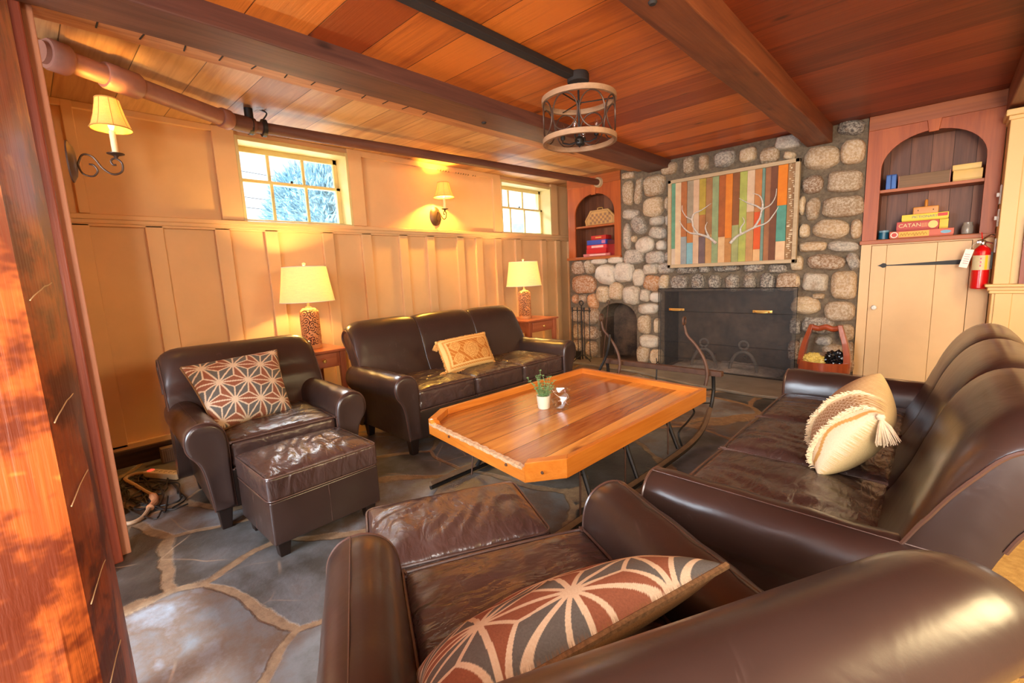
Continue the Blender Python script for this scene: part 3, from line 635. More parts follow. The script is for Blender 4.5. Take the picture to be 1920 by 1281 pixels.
# ------------------------------------------------------------------ arched cupboards
def cupboard(label, x0, x1, zb, zt, ox0, ox1, zs, za, shelves, depth, y):
    t = thing('arched_cupboard', label, 'cupboard', ((x0+x1)/2, y, zb)); cx, cz = t.location.x, zb
    f = lambda u, v, s_: (u-cx, s_, v-cz)
    m = MB(); A = arc_pts(ox0, ox1, zs, za, 20); th = .022
    m.rings([[f(x0, zb, 0), f(ox0, zb, 0), f(ox0, zt, 0), f(x0, zt, 0)], [f(x0, zb, th), f(ox0, zb, th), f(ox0, zt, th), f(x0, zt, th)]])
    m.rings([[f(ox1, zb, 0), f(x1, zb, 0), f(x1, zt, 0), f(ox1, zt, 0)], [f(ox1, zb, th), f(x1, zb, th), f(x1, zt, th), f(ox1, zt, th)]])
    for (xa, z1), (xb, z2) in zip(A[:-1], A[1:]):
        m.rings([[f(xa, z1, 0), f(xb, z2, 0), f(xb, zt, 0), f(xa, zt, 0)], [f(xa, z1, th), f(xb, z2, th), f(xb, zt, th), f(xa, zt, th)]])
    m.build('face_frame', M['cup'], t, smooth=False)
    m = MB(); m.rings([[f(x0, zt-.005, -.012), f(x1, zt-.005, -.012), f(x1, ZC, -.012), f(x0, ZC, -.012)], [f(x0, zt-.005, .02), f(x1, zt-.005, .02), f(x1, ZC, .02), f(x0, ZC, .02)]])
    m.build('crown_board', M['cuph'], t, smooth=False, bevel=.003)
    xm = (ox0+ox1)/2; kw = .035
    m = MB(); m.rings([[f(xm-kw*.8, za-.015, -.012), f(xm+kw*.8, za-.015, -.012), f(xm+kw*1.2, zt, -.012), f(xm-kw*1.2, zt, -.012)], [f(xm-kw*.8, za-.015, .01), f(xm+kw*.8, za-.015, .01), f(xm+kw*1.2, zt, .01), f(xm-kw*1.2, zt, .01)]])
    m.build('keystone', M['cup'], t, smooth=False, bevel=.003)
    m = MB(); m.bb(x0-cx-.01, x1-cx+.01, -.035, .02, -.03, .0); m.bb(ox0-cx-.03, ox1-cx+.03, .0, depth, -.03, .005)
    m.build('sill_board', M['cuph'], t, smooth=False, bevel=.003)
    m = MB(); m.bb(ox0-cx-.03, ox1-cx+.03, depth, depth+.02, 0, zt-cz); m.build('back_panel', M['cupback'], t, smooth=False)
    m = MB(); m.bb(ox0-cx-.03, ox0-cx-.005, th, depth, 0, zt-cz); m.bb(ox1-cx+.005, ox1-cx+.03, th, depth, 0, zt-cz); m.bb(ox0-cx-.03, ox1-cx+.03, th, depth, za-cz+.01, za-cz+.03)
    m.build('side_board', M['cupback'], t, smooth=False)
    for z in shelves: MB().bb(ox0-cx-.005, ox1-cx+.005, .024, depth, z-cz-.012, z-cz+.012).build('shelf', M['cuph'], t, smooth=False, bevel=.002)
    return t
YC = 4.86
cupboard('arched wooden wall cupboard in the far left corner with a chessboard and red game boxes', FX0, -2.78, 1.283, 2.14, -3.425, -2.865, 1.80, 2.035, (1.655,), .24, YC)
cupboard('wide arched wooden wall cupboard above the cream door with yellow game boxes', -.52, .25, 1.262, 2.135, -.425, .17, 1.82, 2.06, (1.650,), .26, YC)
# cream door and boarding below the right cupboard
m = MB(); m.bb(-.52, -.452, YC-.005, YC+.03, 0, 1.232); m.bb(.142, .25, YC-.005, YC+.03, 0, 1.232); m.bb(-.52, .25, YC-.003, YC+.03, 1.222, 1.234); m.bb(-.52, .25, YC-.005, YC+.03, 0, .10)
struct(m.build('trim_7', M['cream2'], smooth=False))
o = MB().bb(-.449, -.352, YC, YC+.03, .104, 1.219)
for a, b in ((-.3505, -.05), (-.0485, .139)): o.bb(a, b, YC, YC+.03, .104, 1.219)
dr = struct(o.build('door_1', M['cream2'], smooth=False, bevel=.002))
m = MB(); m.prism([(-.405, 1.056), (-.385, 1.064), (-.37, 1.075), (-.352, 1.072), (-.345, 1.060), (-.30, 1.060), (.13, 1.082), (.13, 1.044), (-.30, 1.052), (-.345, 1.052), (-.352, 1.040), (-.37, 1.037), (-.385, 1.048)], YC-.008, YC, lambda u, v, s_: (u, s_, v-.0))
m.build('strap_hinge', M['iron'], dr, smooth=False)
MB().lathe([(.0, -.045), (.016, -.042), (.02, -.03), (.014, -.016), (.009, -.004), (.014, 0)], (-.405, YC, .712), 16, 'y', cap=False).build('door_knob', M['white'], dr)
# ------------------------------------------------------------------ things in the cupboards
def boxthing(name, label, cat, x0, x1, z0, z1, depth, col, group=None, y=None, txt=None, tcol=None, tsize=None, extra=None, rz=0):
    y0 = (YC+.035 if y is None else y)
    t = thing(name, label, cat, ((x0+x1)/2, y0+depth/2, z0), rz, group)
    w, h = x1-x0, z1-z0
    MB().rbox((0, 0, h*.36), (w*.985, depth*.985, h*.72), .002, (2, 2, 2)).build('box_base', flat(name+'_base', tuple(int(q*.9) for q in col), .5, var=.03), t)
    MB().rbox((0, 0, h*.58), (w, depth, h*.84), .002, (2, 2, 2)).build('box_lid', flat(name+'_lid', col, .45, var=.04), t)
    if txt: text(t, 'lettering', txt, tsize, flat(name+'_ink', tcol, .5), (0, -depth/2-.0008, h*.55), (PI/2, 0, 0))
    if extra: extra(t, w, h, depth)
    return t
# right cupboard
zt_ = 1.662
books = thing('blue_box_set', 'two blue card boxes standing at the left end of the upper right shelf', 'box', (-.36, YC+.10, zt_))
for s_ in (-1, 1): MB().rbox((s_*.0165, 0, .058), (.032, .11, .114), .002, (2, 2, 2)).build('blue_box', flat('blue_card', (30, 74, 150), .45), books)
for s_ in (-1, 1): MB().bb(s_*.0165-.011, s_*.0165+.011, -.0562, -.0552, .008, .106).build('spine_label', flat('pale_blue_card', (60, 110, 190), .5), books, smooth=False)
t = thing('wooden_game_case', 'long plain brown wooden case lying on the upper right shelf', 'case', (-.164, YC+.10, zt_))
MB().rbox((0, 0, .047), (.296, .12, .092), .002, (2, 2, 2)).build('case_body', wood('brown_case_wood', (112, 82, 56), (146, 112, 78), 'x', 'z', None, .6, knots=False), t)
for s_ in (-1, 1): MB().bb(s_*.149-.002, s_*.149+.002, -.06, .06, .0, .094).build('end_panel', M['side'], t, smooth=False)
boxthing('yellow_card_box', 'larger pale yellow card box lying on the upper right shelf under another', 'box', 0.0, .158, zt_, zt_+.076, .15, (226, 184, 98))
boxthing('yellow_card_box', 'smaller pale yellow card box lying on top of the larger one', 'box', -.006, .148, zt_+.0765, zt_+.118, .14, (232, 192, 108))
z0 = 1.267
def ex1(t, w, h, d):
    MB().lathe([(0, -.001), (h*.42, -.001), (h*.42, .0)], (-w/2+.03, -d/2, h*.52), 20, 'y').build('round_emblem', flat('white_emblem', (240, 226, 200), .5), t)
    MB().lathe([(0, -.0015), (h*.3, -.0015), (h*.3, .0)], (-w/2+.03, -d/2-.0002, h*.52), 20, 'y').build('emblem_centre', flat('red_emblem', (200, 60, 46), .5), t)
    m = MB(); m.add([(w/2-.045+.03*math.cos(a_), -d/2-.001, h*.55+.012*math.sin(a_)) for a_ in np.linspace(0, 2*PI, 24, False)], [tuple(range(24))]); m.build('blue_badge', flat('pale_blue_badge', (120, 176, 206), .5), t, smooth=False)
    m = MB(); m.bb(-w/2+.058, w/2-.14, -d/2-.0008, -d/2, h*.14, h*.9); m.build('yellow_band', flat('yellow_band', (226, 180, 60), .5), t, smooth=False)
    m = MB(); m.tube(smoothpath([(-w/2+.065+k*.009, -d/2-.001, h*(.5+(.18 if k % 2 else -.16)*(1 if k % 5 else 1.5))) for k in range(19)], 4), .0011, 4); m.build('illegible_script', flat('brown_script_ink', (176, 96, 40), .6), t)
boxthing('board_game_box', 'long orange red board game box with a pale blue badge, bottom of its stack', 'board game', -.345, .035, z0, z0+.056, .19, (206, 92, 58), 'stacked board games in the right cupboard', None, None, None, None, ex1)
def ex2(t, w, h, d):
    MB().lathe([(0, -.001), (h*.4, -.001), (h*.4, .0)], (w/2-.035, -d/2, h*.52), 20, 'y').build('sun_emblem', flat('sun_emblem', (236, 206, 120), .5), t)
    for k in range(4): MB().bb(w/2-.10+k*.009, w/2-.095+k*.009, -d/2-.0008, -d/2, h*.3, h*.75).build('print_bar', flat('print_bar', (226, 150, 90), .5), t, smooth=False)
boxthing('board_game_box', 'red board game box with cream capitals and a sun emblem in the right cupboard', 'board game', -.305, -.052, z0+.0565, z0+.128, .18, (188, 56, 40), 'stacked board games in the right cupboard', None, 'CATAN', (240, 214, 150), .040, ex2).location.y -= .0
for o_ in list(D.objects):
    if o_.name.startswith('lettering') and o_.parent and 'sun emblem in' in o_.parent.get('label', ''): o_.location.x = -.045
boxthing('board_game_box', 'plain yellow board game box standing out behind the red box with a sun emblem', 'board game', -.051, .0, z0+.0565, z0+.1275, .17, (232, 196, 30), 'stacked board games in the right cupboard', YC+.045)
def ex3(t, w, h, d):
    MB().bb(w/2-.062, w/2-.006, -d/2-.0008, -d/2, h*.45, h*.9).build('red_print', flat('red_print', (200, 50, 40), .5), t, smooth=False)
boxthing('board_game_box', 'bright yellow board game box with a small red print, under the orange wooden block', 'board game', -.276, -.002, z0+.1285, z0+.180, .18, (236, 208, 30), 'stacked board games in the right cupboard', None, 'PICTIONARY', (96, 96, 120), .026, ex3)
t = thing('wooden_hand_brush', 'orange wooden block with an upright peg on top of the yellow game boxes', 'wooden toy', (-.138, YC+.12, z0+.1805))
MB().rbox((0, 0, .029), (.152, .05, .058), .006, (4, 3, 3)).build('block', flat('orange_pine', (216, 142, 52), .4, var=.12), t); MB().tube([(0, 0, .056), (0, 0, .104), (0, 0, .112)], [.011, .011, .006], 12).build('peg', flat('orange_pine_peg', (206, 132, 48), .4), t)
for x in (-.045, .045): MB().lathe([(0, -.026), (.004, -.026), (.004, -.02)], (x, 0, .03), 10, 'y').build('dark_dot', M['dark'], t)
t = thing('glass_jar', 'small clear patterned glass jar at the right end of the lower right shelf', 'jar', (.108, YC+.11, z0))
MB().lathe([(.022, 0), (.032, .006), (.034, .03), (.032, .06), (.026, .078), (.028, .09), (.026, .09), (.022, .078), (.028, .06), (.030, .03), (.026, .01), (.0, .008)], (0, 0, 0), 24, cap=False).build('jar_body', flat('frosted_glass', (210, 200, 186), .15, Transmission_Weight=.5), t)
t = thing('blue_tin', 'small round teal tin at the left end of the lower right shelf', 'tin', (-.388, YC+.10, z0))
MB().lathe([(.026, 0), (.034, .004), (.034, .058), (.026, .06), (0, .06)], (0, 0, 0), 20, cap=False).build('tin_body', flat('teal_tin', (24, 92, 122), .35), t); MB().lathe([(.034, .058), (.036, .060), (.036, .074), (.0, .076)], (0, 0, 0), 20, cap=False).build('tin_lid', flat('pale_blue_lid', (120, 160, 180), .4), t)
# left cupboard
t = thing('wooden_chessboard', 'folding octagonal wooden chessboard with a handle standing on the upper left shelf', 'chessboard', (-3.13, YC+.12, 1.668)); t.rotation_euler = (.10, 0, 0)
oct_ = [(-.215, 0), (.205, 0), (.21, .09), (.12, .185), (-.135, .185), (-.225, .07)]
MB().prism(oct_, 0, .03, lambda u, v, s_: (u, s_, v)).build('board', flat('pale_board_wood', (206, 160, 96), .5), t, smooth=False, bevel=.004)
m = MB()
for i in range(10):
    for j in range(4):
        if (i+j) % 2: continue
        u0, v0 = -.15+i*.03, .02+j*.03
        if abs(u0)+v0 > .25: continue
        m.bb(u0, u0+.03, -.0012, 0, v0, v0+.03)
m.build('chequer_inlay', flat('inlay_wood', (160, 120, 86), .5), t, smooth=False)
inn = [(u*.86, v*.86+.01) for u, v in oct_]; m = MB(); m.tube([(u, -.001, v) for u, v in inn], .002, 5, closed=True); m.build('inlay_line', flat('inlay_line', (120, 76, 50), .5), t)
MB().tube(smoothpath([(-.035, .015, .183), (-.03, .015, .205), (.03, .015, .205), (.035, .015, .183)], 4), .006, 8).build('handle', flat('pale_handle', (196, 150, 80), .5), t)
z0 = 1.289
G = 'stacked board games in the left cupboard'
def w1(t, w, h, d): MB().bb(-w*.25, w*.35, -d/2-.0008, -d/2, h*.3, h*.8).build('print_panel', flat('pale_print', (236, 190, 180), .5), t, smooth=False)
boxthing('board_game_box', 'wide pale red board game box at the bottom of the left cupboard stack', 'board game', -3.335, -2.955, z0, z0+.034, .17, (200, 110, 104), G, extra=w1)
boxthing('board_game_box', 'plain red board game box, second from the bottom in the left cupboard stack', 'board game', -3.285, -3.005, z0+.0345, z0+.089, .15, (204, 34, 34), G)
boxthing('board_game_box', 'red board game box with a pale print, under the blue game box', 'board game', -3.28, -3.0, z0+.0895, z0+.140, .15, (214, 52, 60), G, extra=w1)
def w3(t, w, h, d): MB().bb(-w*.2, w*.2, -d/2-.0008, -d/2, h*.4, h*.7).build('gold_print', flat('gold_print', (222, 160, 80), .5), t, smooth=False)
def w2(t, w, h, d): MB().bb(w/2-.06, w/2-.01, -d/2-.0008, -d/2, h*.2, h*.85).build('print_panel', flat('rose_print', (190, 110, 150), .5), t, smooth=False)
boxthing('board_game_box', 'blue board game box near the top of the left cupboard stack', 'board game', -3.276, -3.005, z0+.1405, z0+.198, .15, (60, 84, 178), G, extra=w2)
boxthing('board_game_box', 'small dark red box on the very top of the left cupboard stack', 'board game', -3.215, -3.005, z0+.1985, z0+.25, .13, (186, 40, 34), G, extra=w3)
boxthing('board_game_box', 'deep red game box at the right side of the left cupboard', 'board game', -2.998, -2.885, z0+.0, z0+.135, .10, (150, 16, 26), G, YC+.06)
boxthing('board_game_box', 'dark maroon game box on the deep red one in the left cupboard', 'board game', -2.998, -2.888, z0+.136, z0+.185, .10, (90, 22, 34), G, YC+.06)
# ------------------------------------------------------------------ plank picture with antlers
t = thing('plank_picture', 'large framed picture of coloured vertical planks with white antlers above the fireplace', 'picture', (-1.569, YS-.12, 1.108))
PW, PH = 1.19, .90; cx = -1.569
m = MB(); fw_ = .034
for a in ((-PW/2, -PW/2+fw_, 0, PH), (PW/2-fw_, PW/2, 0, PH), (-PW/2, PW/2, 0, fw_), (-PW/2, PW/2, PH-fw_, PH)): m.bb(a[0], a[1], -.0, .05, a[2], a[3])
m.build('picture_frame', M['frame'], t, smooth=False, bevel=.003)
cols = [(205, 262, [((104, 152, 122), .80), ((200, 178, 156), 1)]), (262, 322, [((214, 186, 148), 1)]), (322, 382, [((172, 104, 56), .66), ((148, 152, 150), 1)]),
 (382, 447, [((158, 142, 118), .5), ((184, 116, 58), .74), ((124, 170, 178), 1)]), (447, 507, [((206, 172, 140), 1)]), (507, 573, [((176, 150, 58), .42), ((168, 108, 58), .68), ((110, 88, 88), 1)]),
 (573, 640, [((156, 112, 70), .66), ((190, 144, 90), 1)]), (640, 705, [((142, 156, 112), 1)]), (705, 775, [((164, 88, 38), .70), ((218, 178, 128), 1)]), (775, 845, [((216, 124, 36), .72), ((184, 128, 70), 1)]),
 (845, 915, [((134, 80, 40), .58), ((158, 160, 104), 1)]), (915, 990, [((168, 172, 84), 1)]), (990, 1065, [((210, 180, 148), .45), ((186, 138, 88), 1)]), (1065, 1135, [((186, 122, 66), .46), ((214, 88, 34), .87), ((220, 172, 120), 1)]),
 (1135, 1165, [((112, 140, 126), 1)]), (1165, 1220, [((160, 104, 66), 1)]), (1220, 1290, [((112, 66, 42), 1)]), (1290, 1385, [((222, 124, 20), .42), ((84, 148, 132), .80), ((222, 184, 144), 1)]), (1385, 1475, [((160, 120, 78), 1)])]
# perspective-corrected column edges
def qx(v): return -2.164+(v-190)/(1500-190)*1.19
def colx(v):
    a, b = 190., 1500.; s_ = (v-a)/(b-a); k = 1.16  # nearer right side shows larger
    return -PW/2+PW*(s_*k/(1+s_*(k-1)))
for a, b, segs in cols:
    m = MB(); p = 1.0; x0, x1 = colx(a)+.001, colx(b)-.001; z1 = PH-fw_; hh = PH-2*fw_; yy = .018+random.uniform(-.006, .006)
    f0 = 0
    for c_, f in segs:
        za, zb = z1-hh*f, z1-hh*f0-.001; c = srgb(*c_)
        n = max(2, int((zb-za)/.02)); P = []; Fq = []
        base = len(m.v)
        m.add([(x0, yy+.02, za), (x1, yy+.02, za), (x1, yy+.02, zb), (x0, yy+.02, zb), (x0, yy, za), (x1, yy, za), (x1, yy, zb), (x0, yy, zb)],
              [(4, 5, 6, 7), (0, 1, 5, 4), (1, 2, 6, 5), (2, 3, 7, 6), (3, 0, 4, 7)], c)
        f0 = f
    m.build('painted_plank', M['paint'], t, smooth=False)
x0, x1 = colx(1395), colx(1470); m = MB()
for k in range(46):
    z = fw_+.02+k*.0178; a = random.uniform(x0, x1-.02); m.bb(a, a+random.uniform(.006, .03), .004, .014, z, z+random.uniform(.003, .013))
m.build('pale_carving', flat('pale_carving', (222, 200, 164), .6), t, smooth=False)
MB().bb(-PW/2+fw_, PW/2-fw_, .036, .045, fw_, PH-fw_).build('backing_board', M['dark'], t, smooth=False)
def apx(p):
    x, y = p; top = 335+(140-335)*(x-205)/(1475-205); bot = 1160+(1125-1160)*(x-205)/(1475-205)
    return (colx(x), .004, (PH-fw_)-(PH-2*fw_)*(y-top)/(bot-top))
ANT = ([(695, 945), (620, 885), (510, 845), (420, 830), (350, 770), (310, 700)], [(510, 850), (455, 770), (440, 700), (380, 665), (340, 600), (338, 550)], [(440, 700), (460, 640), (540, 600), (635, 535)], [(620, 880), (590, 820), (580, 770), (600, 725)]), \
      ([(838, 945), (900, 880), (975, 840), (1075, 790), (1200, 740), (1270, 650), (1310, 580)], [(1075, 790), (1130, 690), (1150, 610), (1230, 560), (1275, 480), (1283, 400)], [(1150, 610), (1150, 540), (1120, 470), (1050, 440)], [(1150, 610), (1090, 570), (1000, 535), (915, 490)], [(940, 850), (940, 790), (975, 730), (955, 680)])
amat = flat('whitewashed_antler', (206, 198, 188), .7, var=.3, scale=60)
for grp in ANT:
    m = MB()
    for k, br in enumerate(grp):
        P = smoothpath([apx(p) for p in br], 5); n = len(P); r0_ = .018 if k == 0 else .013
        m.tube(P, [r0_*(1-.75*i/(n-1)) for i in range(n)], 8, flat=.8)
    m.build('antler', amat, t)
# fire extinguisher on the pier
t = thing('fire_extinguisher', 'red fire extinguisher with a white tag hanging on the side of the cream pier', 'fire extinguisher', (.19, 4.72, .868))
MB().lathe([(0, 0), (.040, 0), (.046, .008), (.046, .262), (.040, .285), (.022, .302), (.014, .31), (0, .31)], (0, 0, 0), 28, cap=False).build('cylinder', M['red'], t)
m = MB(); a0, a1 = -PI*.95, PI*.12; m.rings([[(.0466*math.cos(a), .0466*math.sin(a), z) for a in np.linspace(a0, a1, 26)] for z in (.135, .238)], cap=False)
m.f = [f for f in m.f if abs(f[0] % 26-f[1] % 26) <= 1]; m.mi = m.mi[:len(m.f)]
m.build('paper_label', flat('label_paper', (214, 200, 160), .5), t)
m = MB()
m.rings([[(.0469*math.cos(a), .0469*math.sin(a), z) for a in np.linspace(-PI*.38, -PI*.27, 5)] for z in (.137, .236)], cap=False); m.f = [f for f in m.f if abs(f[0] % 5-f[1] % 5) <= 1]; m.mi = m.mi[:len(m.f)]
m.build('yellow_strip', flat('yellow_strip', (236, 196, 40), .5), t)
m = MB()
for zz in (.215, .19, .165):
    m.rings([[(.0469*math.cos(a), .0469*math.sin(a), z) for a in np.linspace(-PI*.56, -PI*.48, 5)] for z in (zz-.006, zz+.006)], cap=False)
m.f = [f for f in m.f if abs(f[0] % 5-f[1] % 5) <= 1]; m.mi = m.mi[:len(m.f)]
m.build('red_symbols', M['red'], t)
MB().lathe([(.014, .305), (.017, .312), (.017, .335), (.01, .345), (0, .345)], (0, 0, 0), 14, cap=False).build('valve', M['chrome'], t)
MB().tube(smoothpath([(-.03, -.005, .338), (.0, -.005, .35), (.035, -.01, .378), (.055, -.012, .375)], 4), .006, 6).build('lever', M['chrome'], t)
MB().tube(smoothpath([(-.025, -.005, .325), (.01, -.005, .33), (.05, -.01, .318)], 4), .006, 6).build('carry_handle', M['chrome'], t)
MB().lathe([(0, -.02), (.011, -.018), (.011, 0)], (-.02, -.012, .33), 12, 'y').build('gauge', M['chrome'], t)
MB().tube([(-.005, 0, .345), (-.012, 0, .40)], [.004, .003], 6).build('safety_pin', M['red'], t)
m = MB(); m.box((-.078, -.03, .22), (.045, .001, .13), Matrix.Rotation(.22, 3, 'Y')); tg = m.build('inspection_tag', M['white'], t, smooth=False)
m = MB()
for k in range(5): m.box((-.082+.002*k, -.031, .185+k*.016), (.028, .0006, .003), Matrix.Rotation(.22, 3, 'Y'))
m.build('tag_writing', flat('tag_ink', (180, 90, 110), .5), tg, smooth=False)
MB().tube(smoothpath([(.0, 0, .33), (-.04, -.02, .325), (-.066, -.03, .285)], 4), .001, 4).build('tag_string', M['white'], t)
MB().box((.045, .0, .2), (.02, .03, .12)).build('wall_bracket', M['iron'], t, smooth=False)
# ------------------------------------------------------------------ leather seating
# local frame: +x is the front, y across, z up; origin on the floor under the middle of the front edge
ARM = [(-.002, .10), (0, .2), (0, .30), (-.002, .38), (.0, .44), (.012, .485), (.036, .515), (.068, .53), (.10, .531), (.132, .518), (.155, .49), (.164, .455), (.162, .42), (.150, .39), (.132, .365), (.115, .33), (.104, .28), (.094, .20), (.084, .10)]
def arm_mesh(yi, sg, depth):
    """rolled arm lofted front to back; sg +1 for the arm at +y"""
    pts = smoothpath([(a, b, 0) for a, b in ARM], 3)
    cy, cz = .07, .33; m = MB(); R = []
    st = [(.000, .55), (.0035, .80), (.002, .93), (-.005, .985), (-.014, 1.0)]+[(-.014-(depth-.03)*k/14, 1.0) for k in range(1, 14)]+[(-depth+.006, .985), (-depth, .93)]
    for x, s_ in st:
        ring = []; back = max(0, (-x-.1)/depth); lo = .010*back
        for p in pts:
            y = cy+(p.x-cy)*s_; z = cz+(p.y-cz)*(s_ if s_ > .9 else (s_+.12 if s_ > .7 else s_+.2))
            wv = .0025*math.sin(x*38+p.y*20)*(1 if p.y > .42 else 0)
            ring.append((x, sg*(yi+y)+0, z-lo*(1 if z > .4 else z/.4)+wv))
        R.append(ring)
    m.rings(R); return m, pts
def seat_unit(root, hw, nseg, depth=.76, btop=.835, shirt='sofa', crease=True):
    inner = hw-.145
    # arms with their piping
    for sg in (-1, 1):
        m, pts = arm_mesh(inner, sg, depth-.065); a = m.build('arm', M['lea'], root, angle=60)
        t = MB(); cy, cz = .07, .33
        path = [(-.008, sg*(inner+cy+(p.x-cy)*.985), cz+(p.y-cz)*.985) for p in pts]
        t.tube(path, .0042, 6); path = [(-.001, sg*(inner+cy+(p.x-cy)*.82), cz+(p.y-cz)*.9) for p in pts[6:-6]]
        t.tube(path, .004, 6); t.tube([(-.014-(depth-.09)*k/12, sg*(inner+.105), .5335-.010*k/12) for k in range(13)], .0014, 6)
        t.build('arm_piping', M['pipe'], a)
    # base rail
    m = MB(); m.rbox((-.35, 0, .185), (.66, inner*2+.01, .19), .012, (3, 6, 3), .004); m.build('seat_base', M['lea_side'], root)
    # seat cushions
    w = inner*2/nseg; sd = .53
    for k in range(nseg):
        yc = -inner+w*(k+.5); ph = k*3.7+hw*9
        def fn(p, x, y, z, ph=ph):
            if z > .2:
                p.z += (.003*fnoise((p.x*24+ph, p.y*16, ph))+.0018*math.sin(p.y*66+p.x*20+7*fnoise((p.x*6, p.y*5, ph))))*(1-x**4)*(1-y**4)
                p.z -= .012*(1-x*x)*(1-y*y)*.6
            elif abs(z) <= .2 or True: p.x += .002*math.sin(p.y*70+p.z*60+ph) if x > .9 else 0
            return p
        m = MB(); m.rbox((-.012-sd/2, yc, .345), (sd, w-.006, .140), .028, (46, 44, 4), .006, .026, fn=fn)
        c = m.build('seat_cushion', M['lea_top'], root, angle=80, weld=True)
        t = MB()
        for zz, o_ in ((.409, .018), (.281, .018)):
            x0, x1, y0, y1, r = -.012-sd+.012, -.014, yc-w/2+.006, yc+w/2-.006, .03
            P = [(x0, y0, zz), (x1-r, y0, zz), (x1-r*.3, y0+r*.3, zz), (x1, y0+r, zz), (x1+.003, yc, zz+.002), (x1, y1-r, zz), (x1-r*.3, y1-r*.3, zz), (x1-r, y1, zz), (x0, y1, zz)]
            t.tube(smoothpath(P, 4), .0042, 6)
        t.build('cushion_piping', M['pipe'], c)
    # back, one swelling panel per seat
    prof = smoothpath([(-.50, .36, 0), (-.53, .44, 0), (-.565, .52, 0), (-.592, .60, 0), (-.622, .69, 0), (-.660, .765, 0), (-.703, .813, 0), (-.75, .832, 0), (-.80, .822, 0), (-.835, .785, 0), (-.825, .74, 0), (-.785, .695, 0), (-.748, .65, 0), (-.722, .58, 0), (-.698, .48, 0), (-.682, .30, 0), (-.675, .10, 0), (-.60, .10, 0), (-.56, .22, 0)], 3, closed=True)
    kk = (btop-.36)/(.835-.36); bw = inner+(.105 if nseg > 1 else .15); W = bw*2/nseg; dk = depth-.76
    for s_ in range(nseg):
        y0, y1 = -bw+W*s_, -bw+W*(s_+1); N = 22; R = []
        for i in range(N+1):
            tt = i/N; tt = .5-.5*math.cos(PI*tt) if True else tt; y = y0+.0015+(W-.003)*tt; u = abs(2*tt-1)
            pf = (1-u**4)**.5 if u < 1 else 0
            de = min(y+bw, bw-y); r = .11; dr = (r-math.sqrt(max(0, r*r-(r-de)**2)))*.55 if de < r else 0
            ring = []
            for p in prof:
                x, z = p.x-dk*(1 if p.x < -.6 else .6), p.y
                if z > .36: z = .36+(z-.36)*kk
                wz = max(0, min(1, (z-.45)/.35)); wz = wz*wz*(3-2*wz)
                camel = (.012 if nseg > 1 else 0)*(1-(y/bw)**2)*wz
                cx, cz = -.68-dk, .55; edge_ = (s_ == 0 and tt < .5) or (s_ == nseg-1 and tt > .5); sd_ = .035 if edge_ else .075; sc = 1-sd_+sd_*pf
                x = cx+(x-cx)*sc; zd_ = .02 if edge_ else .085; z2 = cz+(z-cz)*(1-zd_+zd_*pf) if z > cz else z
                z2 = z2-dr*wz+camel; x = x-dr*.35*wz*max(-1, min(1, (x-cx+.07)/.09))
                ring.append((x, y, z2))
            R.append(ring)
        m = MB(); m.rings(R); b = m.build('back_panel', M['lea'], root, angle=65)
        t = MB()
        for q in ((0, N) if nseg == 1 else ((0,) if s_ == 0 else ((N,) if s_ == nseg-1 else ()))):
            t = MB(); dd = -.002 if q == 0 else .002
            t.tube([(p[0], p[1]+dd, p[2]) for p in R[q][3:40]], .0045, 6)
            t.build('back_piping', M['pipe'], b)
    # feet
    for x in (-.045, -depth+.14):
        for sg in (-1, 1):
            MB().box((x, sg*(hw-.10), .05), (.06, .06, .10), None, .7).build('foot', M['foot'], root, smooth=False, bevel=.004)
def sofa(label, loc, rz, hw):
    t = thing('leather_sofa', label, 'sofa', loc, rz, None); seat_unit(t, hw, 3, .765, .83); return t
def armchair(label, loc, rz, depth=.76, btop=.80):
    t = thing('leather_armchair', label, 'armchair', loc, rz, None); seat_unit(t, .40, 1, depth, btop); return t
def ottoman(label, loc, rz, sx, sy, mat=None):
    t = thing('leather_ottoman', label, 'ottoman', loc, rz)
    MB().rbox((0, 0, .163), (sx, sy, .19), .010, (4, 4, 3), .003).build('box_base', M['lea'], t)
    def fn(p, x, y, z):
        if z > .1: p.z += (.003*fnoise((p.x*22+loc[0]*9, p.y*20, 2))+.0022*math.sin((p.x*.6+p.y)*70+6*fnoise((p.x*9, p.y*8, loc[1]))))*(1-x**4)*(1-y**4)
        return p
    c = MB().rbox((0, 0, .31), (sx+.006, sy+.006, .104), .016, (50, 60, 3), .003, .032, fn=fn).build('top_cushion', mat or M['lea_top2'], t, angle=80, weld=True)
    m = MB(); hx, hy, r = sx/2+.003, sy/2+.003, .03
    for z in (.358, .262):
        P = []
        for cx, cy, a0 in ((hx-r, hy-r, 0), (-hx+r, hy-r, 90), (-hx+r, -hy+r, 180), (hx-r, -hy+r, 270)):
            for q in range(5): a = math.radians(a0+q*22.5); P.append((cx+r*math.cos(a), cy+r*math.sin(a), z))
        m.tube(P, .0042 if z > .3 else .003, 6, closed=True)
    m.build('cushion_piping', M['pipe'], c)
    m = MB()
    for a in (-1, 1): m.tube([(a*(sx/2+.0015), 0, .08), (a*(sx/2+.0015), 0, .25)], .0018, 5); m.tube([(0, a*(sy/2+.0015), .08), (0, a*(sy/2+.0015), .25)], .0018, 5)
    m.build('side_seam', M['pipe'], t)
    for x in (-1, 1):
        for y in (-1, 1): MB().box((x*(sx/2-.045), y*(sy/2-.045), .035), (.055, .055, .07), None, .7).build('foot', M['foot'], t, smooth=False, bevel=.003)
    return t
sofa('dark brown leather sofa with an orange fringed pillow, standing along the window wall', (-2.345, 2.355, 0), math.radians(-2.5), .872)
sofa('dark brown leather sofa with a cream tasselled pillow, on the right facing the table', (-.605, 2.045, 0), PI, .88)
armchair('brown leather armchair by the window wall holding a patterned pillow', (-2.335, .805, 0), math.radians(-4), .79, .80)
